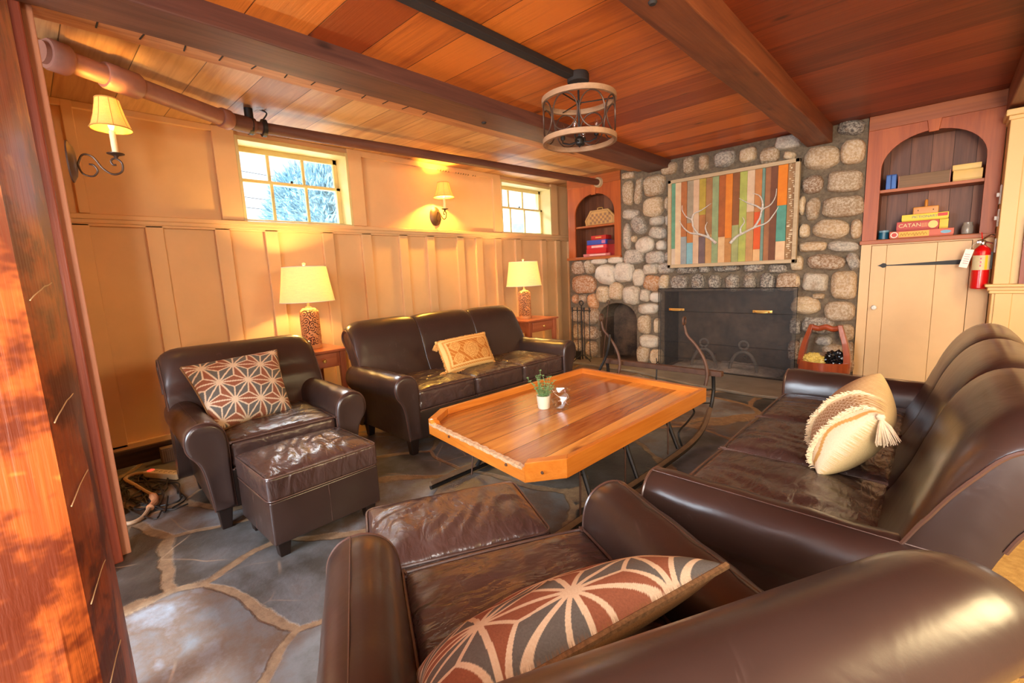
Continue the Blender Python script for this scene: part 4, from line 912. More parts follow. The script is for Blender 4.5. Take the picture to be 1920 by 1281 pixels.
armchair('brown leather armchair seen from behind at the bottom of the photo', (-.822, .772, 0), math.radians(152), .80, .788)
ottoman('brown leather footstool with a scuffed corner in front of the armchair by the wall', (-2.108, .80, 0), 0, .40, .485)
ottoman('creased brown leather footstool in front of the nearest armchair', (-1.09, .84, 0), math.radians(152), .36, .52)
# ------------------------------------------------------------------ cushions
def pillow(name, label, q, thick, colfn, mat=None, group=None, nu=150, nv=150, edge=None, edger=.006, concave=.05, backcol=None, cat='pillow', backk=1.0):
    """q: four corners bl, br, tr, tl; the front faces cross(br-bl, tl-bl)"""
    bl, br, tr, tl = [Vector(p) for p in q]; c = (bl+br+tr+tl)/4
    nrm = (br-bl).cross(tl-bl).normalized(); t = thing(name, label, cat, tuple(c)); m = MB(); Pf = []; Cf = []; n2 = (nu+1)*(nv+1)
    for side in (1, -1):
        for i in range(nu+1):
            for j in range(nv+1):
                u, v = i/nu, j/nv; a, b = 2*u-1, 2*v-1
                a2 = a*(1-concave*(1-b*b)*abs(a)**3); b2 = b*(1-concave*(1-a*a)*abs(b)**3)
                uu_, vv_ = (a2+1)/2, (b2+1)/2
                p = bl*(1-uu_)*(1-vv_)+br*uu_*(1-vv_)+tr*uu_*vv_+tl*(1-uu_)*vv_-c
                e = max(0, 1-a**2)*max(0, 1-b**2); h = e**.42*thick*.5
                h += .004*fnoise((u*9, v*9, side*3))*e
                Pf.append(p+nrm*h*(side if side > 0 else -backk)); Cf.append(colfn(u, v) if side > 0 or backcol is None else backcol)
    F = []
    for s_ in (0, 1):
        o_ = s_*n2
        for i in range(nu):
            for j in range(nv): a = o_+i*(nv+1)+j; F.append((a, a+nv+1, a+nv+2, a+1) if s_ == 0 else (a, a+1, a+nv+2, a+nv+1))
    m.add(Pf, F, Cf); body = m.build('pillow_cover', mat or M['fabric'], t, angle=180, weld=True)
    rim = [Pf[i*(nv+1)] for i in range(nu+1)]+[Pf[nu*(nv+1)+j] for j in range(1, nv+1)]+[Pf[i*(nv+1)+nv] for i in range(nu-1, -1, -1)]+[Pf[j] for j in range(nv-1, 0, -1)]
    if edge: MB().tube(rim[::4], edger, 6, closed=True).build('pillow_piping', edge, t)
    return t, Pf, nrm, rim
def asanoha(scale, lw=.05, rot=0, seed=0, su=1, sv=1):
    G, B, Wt = srgb(104, 102, 98), srgb(150, 92, 66), srgb(226, 206, 176)
    def f(u, v):
        x, y = (u-.5)*su/scale, (v-.5)*sv/scale; x, y = x*math.cos(rot)-y*math.sin(rot), x*math.sin(rot)+y*math.cos(rot)
        q = y/(math.sqrt(3)/2); p = x-q/2
        i, j = math.floor(p), math.floor(q); a, b = p-i, q-j
        if a+b < 1: l = [1-a-b, a, b]; par = 0
        else: l = [a+b-1, 1-b, 1-a]; par = 1
        s_ = sorted(l)
        if s_[0] < lw or s_[1]-s_[0] < lw*1.5: return Wt
        k = l.index(s_[0]); return (G if (k+par) % 2 else B)
    return f
tweed = flat('brown_tweed_piping', (132, 98, 62), .9, var=.4, scale=160, bump=.5)
pillow('patterned_pillow', 'grey and rust pillow with a cream star pattern leaning in the armchair by the wall', [(-2.55, .555, .425), (-2.625, .94, .425), (-2.915, 1.0, .735), (-2.835, .50, .725)], .15, asanoha(.30, .036, .25), edge=tweed, nu=170, nv=150)
def local(rz, loc, p): c_, s_ = math.cos(rz), math.sin(rz); return (loc[0]+p[0]*c_-p[1]*s_, loc[1]+p[0]*s_+p[1]*c_, p[2])
L2 = lambda *p: local(math.radians(152), (-.822, .772, 0), p)
pillow('patterned_pillow', 'large grey and rust star patterned pillow in the nearest armchair', [L2(-.32, -.26, .43), L2(-.34, .26, .42), L2(-.615, .28, .595), L2(-.56, -.225, .652)], .17, asanoha(.36, .036, .5, su=1.1), edge=tweed, nu=400, nv=300, backcol=srgb(140, 100, 60), backk=.4)
def kilim(u, v):
    o1, o2, o3 = srgb(226, 168, 90), srgb(190, 112, 34), srgb(232, 184, 112)
    d = min(u*1.7, (1-u)*1.7, v, 1-v)
    if d < .07: return o3
    if d < .11: return o2 if int((u+v)*46) % 2 else o1
    if d < .16: return o3
    for cx, r in ((.22, .17), (.5, .26), (.78, .17)):
        for cy in ((.30, .70) if r < .2 else (.5,)):
            a, b = abs((u-cx)*1.7), abs(v-cy); q = max(a, b, (a+b)*.75)
            if q < r: return o1 if int(q*58) % 2 == 0 or (int(a*40)+int(b*40)) % 3 == 0 else o2
    return o2 if (int(u*60)+int(v*34)) % 5 else o1
t, Pf, nr, rim = pillow('fringed_pillow', 'orange woven oblong pillow with fringed ends on the sofa along the window wall', [(-2.58, 2.03, .43), (-2.60, 2.52, .43), (-2.735, 2.55, .655), (-2.715, 2.05, .645)], .13, kilim, nu=160, nv=110, concave=.02)
fr = flat('orange_fringe', (226, 170, 96), .95, var=.25, scale=90)
def fuzz(path, n, ln, r, mat, parent, dirn, name='fringe', spread=.5):
    m = MB()
    for k in range(n):
        q = k/n*(len(path)-1); i = int(q); p = path[i].lerp(path[min(i+1, len(path)-1)], q-i)
        d = (Vector(dirn(p))+Vector([random.uniform(-1, 1)*spread for _ in range(3)])).normalized()
        m.tube([p, p+d*ln*.5+Vector((0, 0, .001)), p+d*ln*random.uniform(.8, 1.1)+Vector((0, 0, -.002))], [r, r, r*.5], 4)
    return m.build(name, mat, parent)
fuzz([Vector(p) for p in rim]+[Vector(rim[0])], 620, .016, .0022, fr, t, lambda p: p.normalized())
def tassel(p, d, ln, mat, parent, n=40):
    m = MB(); p = Vector(p); d = Vector(d).normalized()
    m.lathe([(.0, -.008), (.010, -.004), (.012, .004), (.008, .012)], tuple(p), 10)
    for k in range(n):
        e = (d+Vector([random.uniform(-.42, .42) for _ in range(3)])).normalized()
        m.tube([p, p+e*ln*.5, p+e*ln*random.uniform(.85, 1.05)+Vector((0, 0, -.012))], [.0022, .0026, .0014], 4)
    return m.build('tassel', mat, parent)
c0 = Vector(t.location)
tassel(Vector((-2.715, 2.045, .64))-c0, (.5, -.7, -.9), .055, fr, t); tassel(Vector((-2.58, 2.015, .44))-c0, (.35, -1, -.15), .06, fr, t)
def boho(u, v):
    c0_, c1, c2 = srgb(216, 186, 142), srgb(176, 134, 88), srgb(232, 212, 178)
    k = u+.02*math.sin(v*9)
    if k < .05: return c2
    if k < .075: return srgb(206, 156, 84)
    if k < .11: return c2
    if k < .34:
        a, b = int(u*75), int(v*60); return c2 if (a+b) % 4 == 0 or (a-b) % 4 == 0 else c1
    if k < .39: return c2
    return c0_ if (int(u*75)+int(v*60)) % 2 else srgb(196, 160, 116)
t, Pf, nr, rim = pillow('tasselled_pillow', 'cream and tan woven pillow with a tassel on the sofa on the right', [(-.285, 2.17, .43), (-.255, 1.70, .43), (-.105, 1.66, .67), (-.145, 2.14, .70)], .20, lambda u, v: boho(1-u, v), nu=150, nv=120, backcol=srgb(222, 192, 136), concave=.02)
wf = flat('cream_fringe', (232, 212, 178), .95, var=.15, scale=90)
nv_ = 120
for col_ in (.09, .365):
    i = int((1-col_)*150); fuzz([Pf[i*(nv_+1)+j]+nr*.002 for j in range(nv_+1)], 190, .020, .0022, wf, t, lambda p: (nr*.8+Vector((0, -.6, -.1))), 'fringe', .4)
tassel(Vector((-.105, 1.655, .665))-Vector(t.location), (.35, -.35, -1), .07, wf, t, 60)
# ------------------------------------------------------------------ sled coffee table
t = thing('sled_coffee_table', 'varnished orange plank coffee table built on an old iron sleigh base', 'coffee table', (-1.48, 2.05, 0)); TC = Vector((-1.48, 2.05, 0))
# outer corners at rim-top height, clockwise from the near left chamfer
OUT = [(-2.0, 1.50), (-1.905, 1.35), (-1.135, 1.235), (-1.03, 1.37), (-.985, 2.705), (-1.945, 2.815)]
ins = lambda P, d: [tuple(Vector(p)+(Vector((-1.48, 2.05))-Vector(p)).normalized()*d) for p in P]
loc_ = lambda u, v, z: (u-TC.x, v-TC.y, z)
IN = ins(OUT, .045)
MB().prism(ins(OUT, .02), .335, .366, loc_).build('plank_top', M['table'], t, smooth=False)
n = len(OUT); m = MB(); mx = MB()
for i in range(n):
    a, b, c_, d_ = OUT[i], OUT[(i+1) % n], IN[(i+1) % n], IN[i]
    horiz = abs(a[0]-b[0]) > abs(a[1]-b[1]); tgt = MB()
    if i == 1:
        # chipped near rim: the top edge is broken low along its length
        K = 40; R = []
        for k in range(K+1):
            s_ = k/K; o_ = Vector(a).lerp(Vector(b), s_); q = Vector(d_).lerp(Vector(c_), s_)
            h = .400-(.022*min(1, max(0, (s_-.02)*14)))+.004*math.sin(k*2.3)*math.sin(k*.7); hi = h-.012+.003*math.sin(k*1.9)
            R.append([loc_(o_.x, o_.y, .318), loc_(o_.x, o_.y, h-.006), loc_(*(o_.lerp(q, .35)), h), loc_(q.x, q.y, hi), loc_(q.x, q.y, .335)])
        tgt.rings(R)
    else: tgt.rings([[loc_(*a, .318), loc_(*a, .400), loc_(*d_, .400), loc_(*d_, .335)], [loc_(*b, .318), loc_(*b, .400), loc_(*c_, .400), loc_(*c_, .335)]])
    tgt.build('rim_board', M['rimx'] if horiz else M['rim'], t, smooth=False, bevel=.002)
m = MB(); a, b = Vector(OUT[1]), Vector(OUT[2]); K = 60; R = []
for k in range(K+1):
    s_ = .01+.97*k/K; o_ = a.lerp(b, s_); q = o_+Vector((.02, .11)).normalized()*(.016+.006*fnoise((k*.8, 4, 1))); h = .379+.0015*fnoise((k*.9, 1, 2))
    R.append([loc_(o_.x, o_.y-.001, h-.012+.005*fnoise((k*.7, 2, 5))), loc_(o_.x, o_.y-.002, h+.001), loc_(q.x, q.y, h+.0035), loc_(q.x, q.y, h-.004)])
m.rings(R); m.build('splintered_edge', flat('bare_splintered_wood', (206, 164, 124), .8, var=.4, scale=70, bump=1), t)
for x, y in ((-1.70, 1.316), (-1.25, 1.248), (-1.085, 1.28)):
    MB().lathe([(0, -.002), (.006, -.0015), (.007, .002)], loc_(x, y, .358), 10, 'y').build('rim_bolt', M['rust'], t)
# runners
def runner(x, tipx):
    P = [(x-.03, 1.34, .02), (x-.02, 1.75, .018), (x, 2.3, .018), (x+.01, 2.68, .03), (x+.01, 2.88, .075), (x+.0, 3.02, .16), (x, 3.075, .27), (x, 3.075, .36), (x, 3.06, .41)]
    sg = 1 if tipx > x else -1; e = tipx+.055*(1 if sg > 0 else 1)
    Q = [(tipx+.10*1, 2.985, .34), (tipx+.105, 3.0, .42), (tipx+.085, 3.0, .51), (tipx+.03, 3.0, .60), (tipx-.03, 3.0, .665), (tipx-.045, 3.0, .71), (tipx-.05, 3.0, .735)]
    A_ = smoothpath([loc_(*p) for p in Q], 6); nA = len(A_)
    MB().tube(A_, [.012-.004*k/nA for k in range(nA)], 8).build('scroll_iron', M['rust'], t)
    MB().tube([loc_(tipx-.052, 3.0+.024*math.cos(a_), .762+.026*math.sin(a_)) for a_ in np.linspace(0, 2*PI, 18, False)], .0065, 8, closed=True).build('scroll_ring', M['rust'], t)
    if x < -1.5: MB().tube(smoothpath([loc_(x+.01, 2.93, .36), loc_(x+.055, 2.95, .46), loc_(x+.085, 2.95, .55), loc_(x+.085, 2.97, .64)], 5), .010, 8).build('scroll_brace', M['iron'], t)
    S_ = smoothpath([loc_(*p) for p in P], 5); n_ = len(S_)
    MB().tube(S_, [.0125]*n_, 8).build('iron_runner', M['iron'], t)
    W_ = smoothpath([loc_(p[0], p[1], p[2]+.024) for p in P[:6]], 5); MB().tube([Vector((p.x, p.y, p.z-.003)) for p in W_], .018, 4, flat=.8).build('wooden_runner', flat('weathered_runner_wood', (112, 86, 62), .7, var=.3), t, smooth=False)
runner(-1.075, -1.195); runner(-1.885, -1.84)
# front cross bar
m = MB(); m.box(loc_(-1.46, 3.06, .415), (.90, .045, .035), Matrix.Rotation(-.02, 3, 'Z')); m.build('cross_bar', M['rust'], t, smooth=False, bevel=.004)
MB().tube([loc_(-1.46, 3.04, .40), loc_(-1.46, 3.02, .20), loc_(-1.46, 2.6, .06)], .005, 6).build('centre_rod', M['iron'], t)
for sx, xr in ((1, -1.075), (-1, -1.885)):
    xi = xr-sx*.17
    for y in (1.62, 2.02, 2.52):
        # splayed iron knee with a branching top
        m = MB(); m.tube([loc_(xi, y+.10, .325), loc_(xi+sx*.05, y+.07, .24), loc_(xr-sx*.01, y+.02, .05)], [.012, .015, .011], 8)
        m.tube([loc_(xi, y-.02, .325), loc_(xi+sx*.03, y+.05, .26), loc_(xi+sx*.06, y+.07, .22)], .008, 6)
        m.tube([loc_(xi+sx*.05, y+.07, .20), loc_(xi+sx*.08, y+.03, .19), loc_(xi+sx*.09, y+.02, .205)], .006, 6)
        m.build('iron_knee', M['iron'], t)
        MB().tube([loc_(xi+sx*.10, y-.02, .335), loc_(xi+sx*.12, y-.03, .2), loc_(xi+sx*.13, y-.05, .03)], .0045, 6).build('brace_rod', M['rust'], t)
    MB().tube([loc_(xr, 3.07, .30), loc_(xi, 2.68, .33)], .005, 6).build('nose_stay', M['iron'], t)
    MB().tube([loc_(xr, 3.05, .21), loc_(xi-sx*.02, 2.75, .24), loc_(xi-sx*.05, 2.5, .33)], .005, 6).build('nose_stay', M['iron'], t)
    MB().tube(smoothpath([loc_(xr-sx*.02, 2.62, .04), loc_(xr-sx*.04, 2.62, .12), loc_(xr-sx*.03, 2.72, .16), loc_(xr-sx*.02, 2.80, .20), loc_(xr-sx*.02, 2.79, .23)], 4), .006, 6).build('hook_rod', M['iron'], t)
for y in (1.68, 2.10, 2.60): MB().box(loc_(-1.48, y, .322), (.60, .04, .026)).build('under_batten', M['iron'], t, smooth=False)
# ------------------------------------------------------------------ plant and glass on the table
p = thing('potted_plant', 'small leafy green plant in a white pot on the coffee table', 'plant', (-1.600, 1.925, .3665))
MB().lathe([(.030, 0), (.033, .004), (.040, .072), (.042, .076), (.038, .076), (.036, .062), (0, .060)], (0, 0, 0), 28, cap=False).build('pot', flat('white_pot', (226, 214, 190), .45, var=.03), p)
st = MB(); lf = MB(); R_ = random.Random(4)
for k in range(26):
    a = R_.uniform(0, 2*PI); l = R_.uniform(.05, .15) if k > 5 else R_.uniform(.12, .17); sp = R_.uniform(.1, .75) if k > 5 else R_.uniform(.02, .25)
    d = Vector((math.cos(a)*sp, math.sin(a)*sp, 1)).normalized(); P = [Vector((math.cos(a)*.012, math.sin(a)*.012, .055))]
    for q in range(6): d = (d+Vector((R_.uniform(-.16, .16), R_.uniform(-.16, .16), -.02))).normalized(); P.append(P[-1]+d*l/6)
    st.tube(P, [.0013]*len(P), 4)
    for q in range(1, 7):
        for w_ in range(4):
            b = R_.uniform(0, 2*PI); e = Vector((math.cos(b), math.sin(b), R_.uniform(.0, .8))).normalized(); s_ = e.cross(Vector((0, 0, 1))).normalized()*.0058; c_ = P[q]; L_ = R_.uniform(.010, .016)
            up_ = Vector((0, 0, .0012)); lf.add([c_, c_+e*L_*.5+s_, c_+e*L_, c_+e*L_*.5-s_, c_+e*L_*.5+up_*2], [(0, 1, 4), (1, 2, 4), (2, 3, 4), (3, 0, 4)])
st.build('stems', M['leaf'], p); lf.build('leaves', M['leaf'], p, smooth=False)
g = thing('glass_candle_holder', 'small faceted clear glass holder beside the plant pot on the coffee table', 'candle holder', (-1.515, 1.975, .3665))
m = MB(); R = []
for z, r, tw in ((0, .036, 0), (.012, .042, .2), (.055, .054, .5), (.085, .048, .75), (.108, .056, .9), (.108, .050, .9), (.082, .042, .75), (.055, .048, .5), (.014, .036, .2)): R.append([(r*(1+.10*math.cos(3*k))*math.cos(k*2*PI/7+tw), r*(1+.08*math.sin(2*k))*math.sin(k*2*PI/7+tw), z) for k in range(7)])
m.rings(R); m.build('faceted_glass', M['glass'], g, smooth=False, bevel=.0015)
m = MB(); m.tube(smoothpath([(-.02, -.03, .09), (.03, -.035, .07), (.035, .0, .04), (.02, .03, .02)], 4), .0016, 5); m.tube(smoothpath([(.04, .0, .092), (.03, .03, .06), (-.02, .035, .03)], 4), .0016, 5); m.build('glass_edge', flat('bright_glass_edge', (235, 225, 205), .1), g)
# ------------------------------------------------------------------ side tables and lamps
def side_table(label, x0, x1, y0, y1):
    t = thing('side_table', label, 'side table', ((x0+x1)/2, (y0+y1)/2, 0)); sx, sy = x1-x0, y1-y0
    MB().rbox((0, 0, .631), (sx, sy, .018), .004, (4, 4, 2)).build('table_top', M['side'], t)
    ax, ay = sx/2-.035, sy/2-.045
    ap = MB(); ap.bb(-ax, ax, -ay-.008, -ay+.008, .51, .622); ap.bb(-ax, ax, ay-.008, ay+.008, .51, .622); ap.bb(-ax-.006, -ax+.008, -ay, ay, .51, .622); ap.bb(ax-.01, ax+.004, -ay, ay, .51, .622)
    ap.build('apron', M['side'], t, smooth=False)
    d = MB().rbox((ax+.008, 0, .566), (.014, sy-.175, .092), .003, (2, 4, 3)).build('drawer', M['side'], t)
    MB().lathe([(.0, .030), (.010, .029), (.015, .022), (.012, .014), (.006, .006), (.008, 0)], (ax+.015, 0, .566), 16, 'x', cap=False).build('drawer_knob', M['brass'], d)
    for a in (-1, 1):
        for b in (-1, 1):
            m = MB(); R = []
            for z, w_ in ((0, .011), (.50, .020), (.622, .021)):
                cx, cy = a*(ax+.001-(.021-w_)*0), b*(ay+.001); R.append([(cx-w_*(1+a*.0), cy-w_, z), (cx+w_, cy-w_, z), (cx+w_, cy+w_, z), (cx-w_, cy+w_, z)])
            m.rings(R); m.build('leg', M['sidez'], t, smooth=False, bevel=.002)
    return t
side_table('brown wooden side table with a drawer between the armchair and the sofa', -3.655, -3.19, 1.215, 1.60)
side_table('brown wooden side table with a drawer at the far end of the window wall sofa', -3.50, -3.035, 3.46, 3.955)
def carved_body(R0, z0, z1, nz=150, na=190):
    m = MB(); P = []; C_ = []; rr_ = random.Random(5)
    sp = [(rr_.uniform(0, 2*PI), z0+rr_.uniform(0, 1)*(z1-z0), rr_.choice((-1, 1)), rr_.uniform(.014, .024)) for _ in range(110)]
    L = (srgb(222, 150, 92), srgb(70, 30, 16))
    for i in range(nz+1):
        z = z0+(z1-z0)*i/nz; e = min((z-z0), (z1-z)); sh = min(1, .62+.38*math.sin(min(1, (z1-z)/.035)*PI/2)) if z > z1-.035 else 1
        for j in range(na):
            a = 2*PI*j/na; best = None; bd = 9
            for sa, sz, sg, sr in sp:
                da = (a-sa+PI) % (2*PI)-PI; dx, dz = da*R0, z-sz; d = math.hypot(dx, dz)
                if d/sr < bd: bd = d/sr; best = (math.atan2(dz, dx)*sg, d, sr)
            th, d, sr = best; k = math.sin(th+d*430)
            on = k > -.15 or bd > 1.15 and math.sin(a*9+z*140) > -.2
            if z < z0+.028 or z > z1-.012: on = True
            r = R0*sh-(0 if on else .011); P.append((r*math.cos(a), r*math.sin(a), z)); C_.append(L[0] if on else L[1])
    F = [(i*na+j, i*na+(j+1) % na, (i+1)*na+(j+1) % na, (i+1)*na+j) for i in range(nz) for j in range(na)]
    F += [tuple(range(na))[::-1], tuple(range(nz*na, nz*na+na))]
    return m.add(P, F, C_)
def lamp(label, x, y, sh=None):
    t = thing('table_lamp', label, 'table lamp', (x, y, .6405)); b = carved_body(.068, 0, .30).build('carved_base', M['carved'], t, angle=80)
    MB().lathe([(.022, .30), (.022, .308), (.009, .314), (.008, .345), (.013, .348), (.013, .375), (0, .376)], (0, 0, 0), 16).build('neck', flat('cream_socket', (224, 190, 130), .4), t)
    s = MB(); N = 56; s.rings([[(r*math.cos(k*2*PI/N), r*math.sin(k*2*PI/N), z) for k in range(N)] for r, z in ((.190, .348), (.178, .42), (.164, .51), (.152, .603), (.150, .603), (.162, .51), (.176, .42), (.188, .348))], False, True)
    so_ = s.build('lamp_shade', M['shade'], t, angle=60)
    e = MB()
    for r, z in ((.190, .349), (.1525, .603)): e.tube([(r*math.cos(k*2*PI/40), r*math.sin(k*2*PI/40), z) for k in range(40)], .0022, 5, closed=True)
    e.build('shade_trim', M['white'], so_)
    m = MB(); m.tube([(0, 0, .6), (0, 0, .615)], .004, 6); m.lathe([(0, .612), (.012, .615), (.013, .628), (.007, .634), (0, .636)], (0, 0, 0), 12, cap=False)
    for q in range(3): m.tube([(0, 0, .598), (.151*math.cos(q*2.1), .151*math.sin(q*2.1), .599)], .0018, 5)
    m.build('finial', M['shade'], t)
    MB().lathe([(.012, .376), (.016, .39), (.026, .42), (.022, .45), (0, .462)], (0, 0, 0), 16, cap=False).build('bulb', M['bulb'], t)
    l = D.lights.new('lamp_light', 'POINT'); l.energy = 21; l.color = (1, .62, .20); l.shadow_soft_size = .035
    lo = D.objects.new('lamp_light', l); COL.objects.link(lo); lo.parent = t; lo.location = (0, 0, .485)
    return t
lamp('lit table lamp with a linen shade on the side table beside the armchair', -3.44, 1.44)
lamp('lit table lamp with a linen shade on the far side table by the chimney', -3.28, 3.685)
# ------------------------------------------------------------------ wall sconces
def sconce(label, loc, rz, smat, power, pscale=1.0):
    t = thing('wall_sconce', label, 'wall lamp', loc, rz)   # local +x points out of the wall
    m = MB(); R = []
    for x, k in ((0, 1.0), (.006, 1.0), (.010, .9), (.020, .72), (.024, .5), (.026, .15)): R.append([(x, .068*k*math.cos(a), .094*k*math.sin(a)) for a in np.linspace(0, 2*PI, 32, False)])
    m.rings(R); m.build('back_plate', M['bronze'], t)
    P = [(.028, 0, -.01), (.05, 0, .035), (.085, 0, .03), (.115, 0, -.02), (.15, 0, -.045), (.185, 0, -.03), (.19, 0, .01), (.168, 0, .03), (.15, 0, .018), (.155, 0, .0), (.168, 0, .0)]
    A_ = MB(); A_.tube(smoothpath(P, 6), .0045, 8); A_.tube(smoothpath([(.028, 0, -.01), (.04, 0, -.05), (.075, 0, -.06), (.095, 0, -.035), (.085, 0, -.01), (.068, 0, -.005)], 6), .0040, 8)
    A_.build('scroll_arm', M['bronze'], t)
    x = .172; dr_ = (pscale)
    MB().lathe([(.004, .03), (.012, .042), (.034, .05), (.035, .053), (.010, .056), (.010, .056)], (x, 0, 0), 20).build('drip_pan', M['bronze'], t)
    MB().lathe([(.0125, .056), (.0125, .155), (.008, .158), (.0, .158)], (x, 0, 0), 14, cap=False).build('candle_sleeve', flat('cream_sleeve', (240, 222, 176), .5, var=.03), t)
    N = 48; prof = ((.098, .165), (.088, .182), (.072, .225), (.060, .272), (.054, .300)); s = MB()
    sc = lambda r, k: pscale*r*(1+.018*abs(math.cos(k*8*PI/N*1.0)))
    s.rings([[(x+sc(r, k)*math.cos(k*2*PI/N), sc(r, k)*math.sin(k*2*PI/N), z) for k in range(N)] for r, z in prof+tuple((r-.0015, z) for r, z in prof[::-1])], False, True)
    so_ = s.build('lamp_shade', smat, t, angle=60)
    e = MB()
    for r, z in ((.099, .165), (.055, .300)): e.tube([(x+pscale*r*math.cos(k*2*PI/40), pscale*r*math.sin(k*2*PI/40), z) for k in range(40)], .003, 5, closed=True)
    for q in range(8):
        a = q*PI/4+.2; e.tube([(x+pscale*(r+.0012)*math.cos(a), pscale*(r+.0012)*math.sin(a), z) for r, z in prof], .0011, 4)
    e.build('shade_trim', flat('gold_trim', (196, 140, 70), .6), so_)
    MB().lathe([(.006, .158), (.012, .175), (.013, .19), (.004, .22), (0, .224)], (x, 0, 0), 12, cap=False).build('bulb', M['bulb'], t)
    l = D.lights.new('sconce_light', 'POINT'); l.energy = power; l.color = (1, .56, .08); l.shadow_soft_size = .02
    lo = D.objects.new('sconce_light', l); COL.objects.link(lo); lo.parent = t; lo.location = (x, 0, .235)
    return t
sconce('lit wall sconce with a small gold shade between the two windows', (XW-.028, 2.96, 1.733), -.06, M['shade2'], 42)
s1 = sconce('wall sconce with a scrolled iron arm at the far left above the wainscot', (-3.0, .232, 1.735), math.radians(78), M['shade2'], 4.0, .82)
# ------------------------------------------------------------------ ceiling light
t = thing('ceiling_light', 'round two ring ceiling light with iron circles hanging below the ceiling', 'ceiling light', (-1.60, 2.335, ZC))
MB().lathe([(0, 0), (.055, 0), (.062, -.012), (.062, -.045), (.058, -.05), (0, -.05)], (0, 0, 0), 28, cap=False).build('canopy', M['dark'], t)
st = MB(); st.tube([(0, 0, -.05), (0, 0, -.36)], .006, 8); st.lathe([(0, -.345), (.02, -.345), (.028, -.36), (.024, -.385), (.008, -.395), (0, -.405)], (0, 0, 0), 14, cap=False); st.lathe([(0, -.150), (.014, -.150), (.014, -.168), (0, -.17)], (0, 0, 0), 12, cap=False)
st.build('stem', M['iron'], t)
RR = .205
for z in (-.145, -.365):
    N = 64; MB().rings([[(r*math.cos(k*2*PI/N), r*math.sin(k*2*PI/N), zz) for k in range(N)] for r, zz in ((RR+.008, z-.014), (RR+.008, z+.014), (RR-.010, z+.014), (RR-.010, z-.014))], False, True).build('wooden_ring', M['blond'], t)
NC = 8
for q in range(NC):
    a0 = q*2*PI/NC+.2; m = MB(); P = []
    for k in range(28):
        b = 2*PI*k/28; da = .076*math.cos(b)/RR; P.append(((RR-.001)*math.cos(a0+da), (RR-.001)*math.sin(a0+da), -.255+.094*math.sin(b)))
    m.tube(P, .0042, 6, closed=True); m.build('iron_circle', M['bronze'], t)
for q in range(3):
    a = q*2*PI/3+.6; m = MB(); m.tube([(0, 0, -.16), (RR*math.cos(a), RR*math.sin(a), -.15)], .0035, 6); m.build('spoke', M['iron'], t)
for q in range(4):
    a = q*PI/2+.35; cx, cy = .10*math.cos(a), .10*math.sin(a); m = MB()
    m.tube([(0, 0, -.37), (cx*.6, cy*.6, -.378), (cx, cy, -.365), (cx, cy, -.345)], .0045, 6); m.lathe([(.012, -.35), (.015, -.335), (.012, -.325), (0, -.325)], (cx, cy, 0), 12)
    arm_ = m.build('candle_arm', M['iron'], t)
    MB().lathe([(.007, -.325), (.014, -.300), (.015, -.285), (.006, -.262), (0, -.258)], (cx, cy, 0), 12, cap=False).build('clear_bulb', M['glass'], arm_)
# ------------------------------------------------------------------ power strip, cords and clutter at the skirting
t = thing('power_strip', 'cream power strip with a glowing red switch lying on the floor left of the armchair', 'power strip', (-3.36, .43, 0), math.atan2(.12, .21))
MB().rbox((0, 0, .022), (.25, .055, .036), .005, (6, 3, 2)).build('strip_body', flat('cream_plastic', (206, 184, 150), .45, var=.03), t)
MB().rbox((-.095, 0, .041), (.022, .03, .008), .002, (2, 2, 2)).build('rocker_switch', M['redlight'], t)
for k in range(5):
    m = MB(); x = -.055+k*.036
    for dx, dy, a, b in ((-.005, .004, .0025, .009), (.005, .004, .0025, .009), (0, -.008, .005, .005)): m.box((x+dx, dy, .0402), (a, b, .0012))
    m.build('socket', M['dark'], t, smooth=False)
t = thing('extension_cord', 'thick cream cord with an inline connector curling on the floor from the power strip', 'cord', (-3.36, .43, 0))
ctl = [(-3.47, .365, .025), (-3.52, .31, .02), (-3.50, .265, .013), (-3.35, .29, .012), (-3.19, .315, .012), (-3.10, .33, .014)]
C0 = Vector((-3.36, .43, 0)); MB().tube([p_-C0 for p_ in smoothpath(ctl, 8)], .010, 8).build('cord_run', M['cord'], t)
ctl2 = [(-3.10, .33, .014), (-2.98, .33, .016), (-2.90, .29, .016)]
MB().tube([p_-C0 for p_ in smoothpath(ctl2, 6)], [.012, .014]+[.019]*4+[.013]+[.018]*4+[.019, .012], 10).build('plug_connector', flat('orange_brown_connector', (196, 132, 90), .5), t)
MB().tube([p_-C0 for p_ in smoothpath([(-2.90, .29, .016), (-2.82, .25, .013), (-2.80, .20, .013), (-2.86, .15, .013)], 8)], .010, 8).build('cord_run', M['cord'], t)
m = MB(); R_ = random.Random(2)
for k in range(11):
    cx, cy = -3.12+R_.uniform(-.22, .14), .33+R_.uniform(-.06, .05); P = []
    for q in range(9):
        a = q*.75+R_.uniform(0, .4)+k; P.append((cx+(.20+R_.uniform(-.05, .09))*math.cos(a), cy+(.06+R_.uniform(-.02, .05))*math.sin(a), .007+.0012*k*R_.uniform(.3, 1)))
    m.tube(smoothpath(P, 5), .0042, 6)
tag(m.build('tangled_cords', M['blackcord']), 'tangle of thin black cords on the floor between the post and the armchair', 'cords', kind='stuff')
t = thing('wooden_shim_block', 'small ribbed grey block against the skirting behind the power strip', 'block', (-3.66, .55, 0)); m = MB(); m.rbox((0, 0, .05), (.06, .16, .10), .004, (2, 2, 2)); m.build('block_body', flat('grey_block', (120, 98, 84), .8), t)
m = MB()
for k in range(14): m.bb(.030, .034, -.074+k*.011, -.069+k*.011, .01, .09)
m.build('ribs', flat('grey_ribs', (140, 112, 96), .8), t, smooth=False)
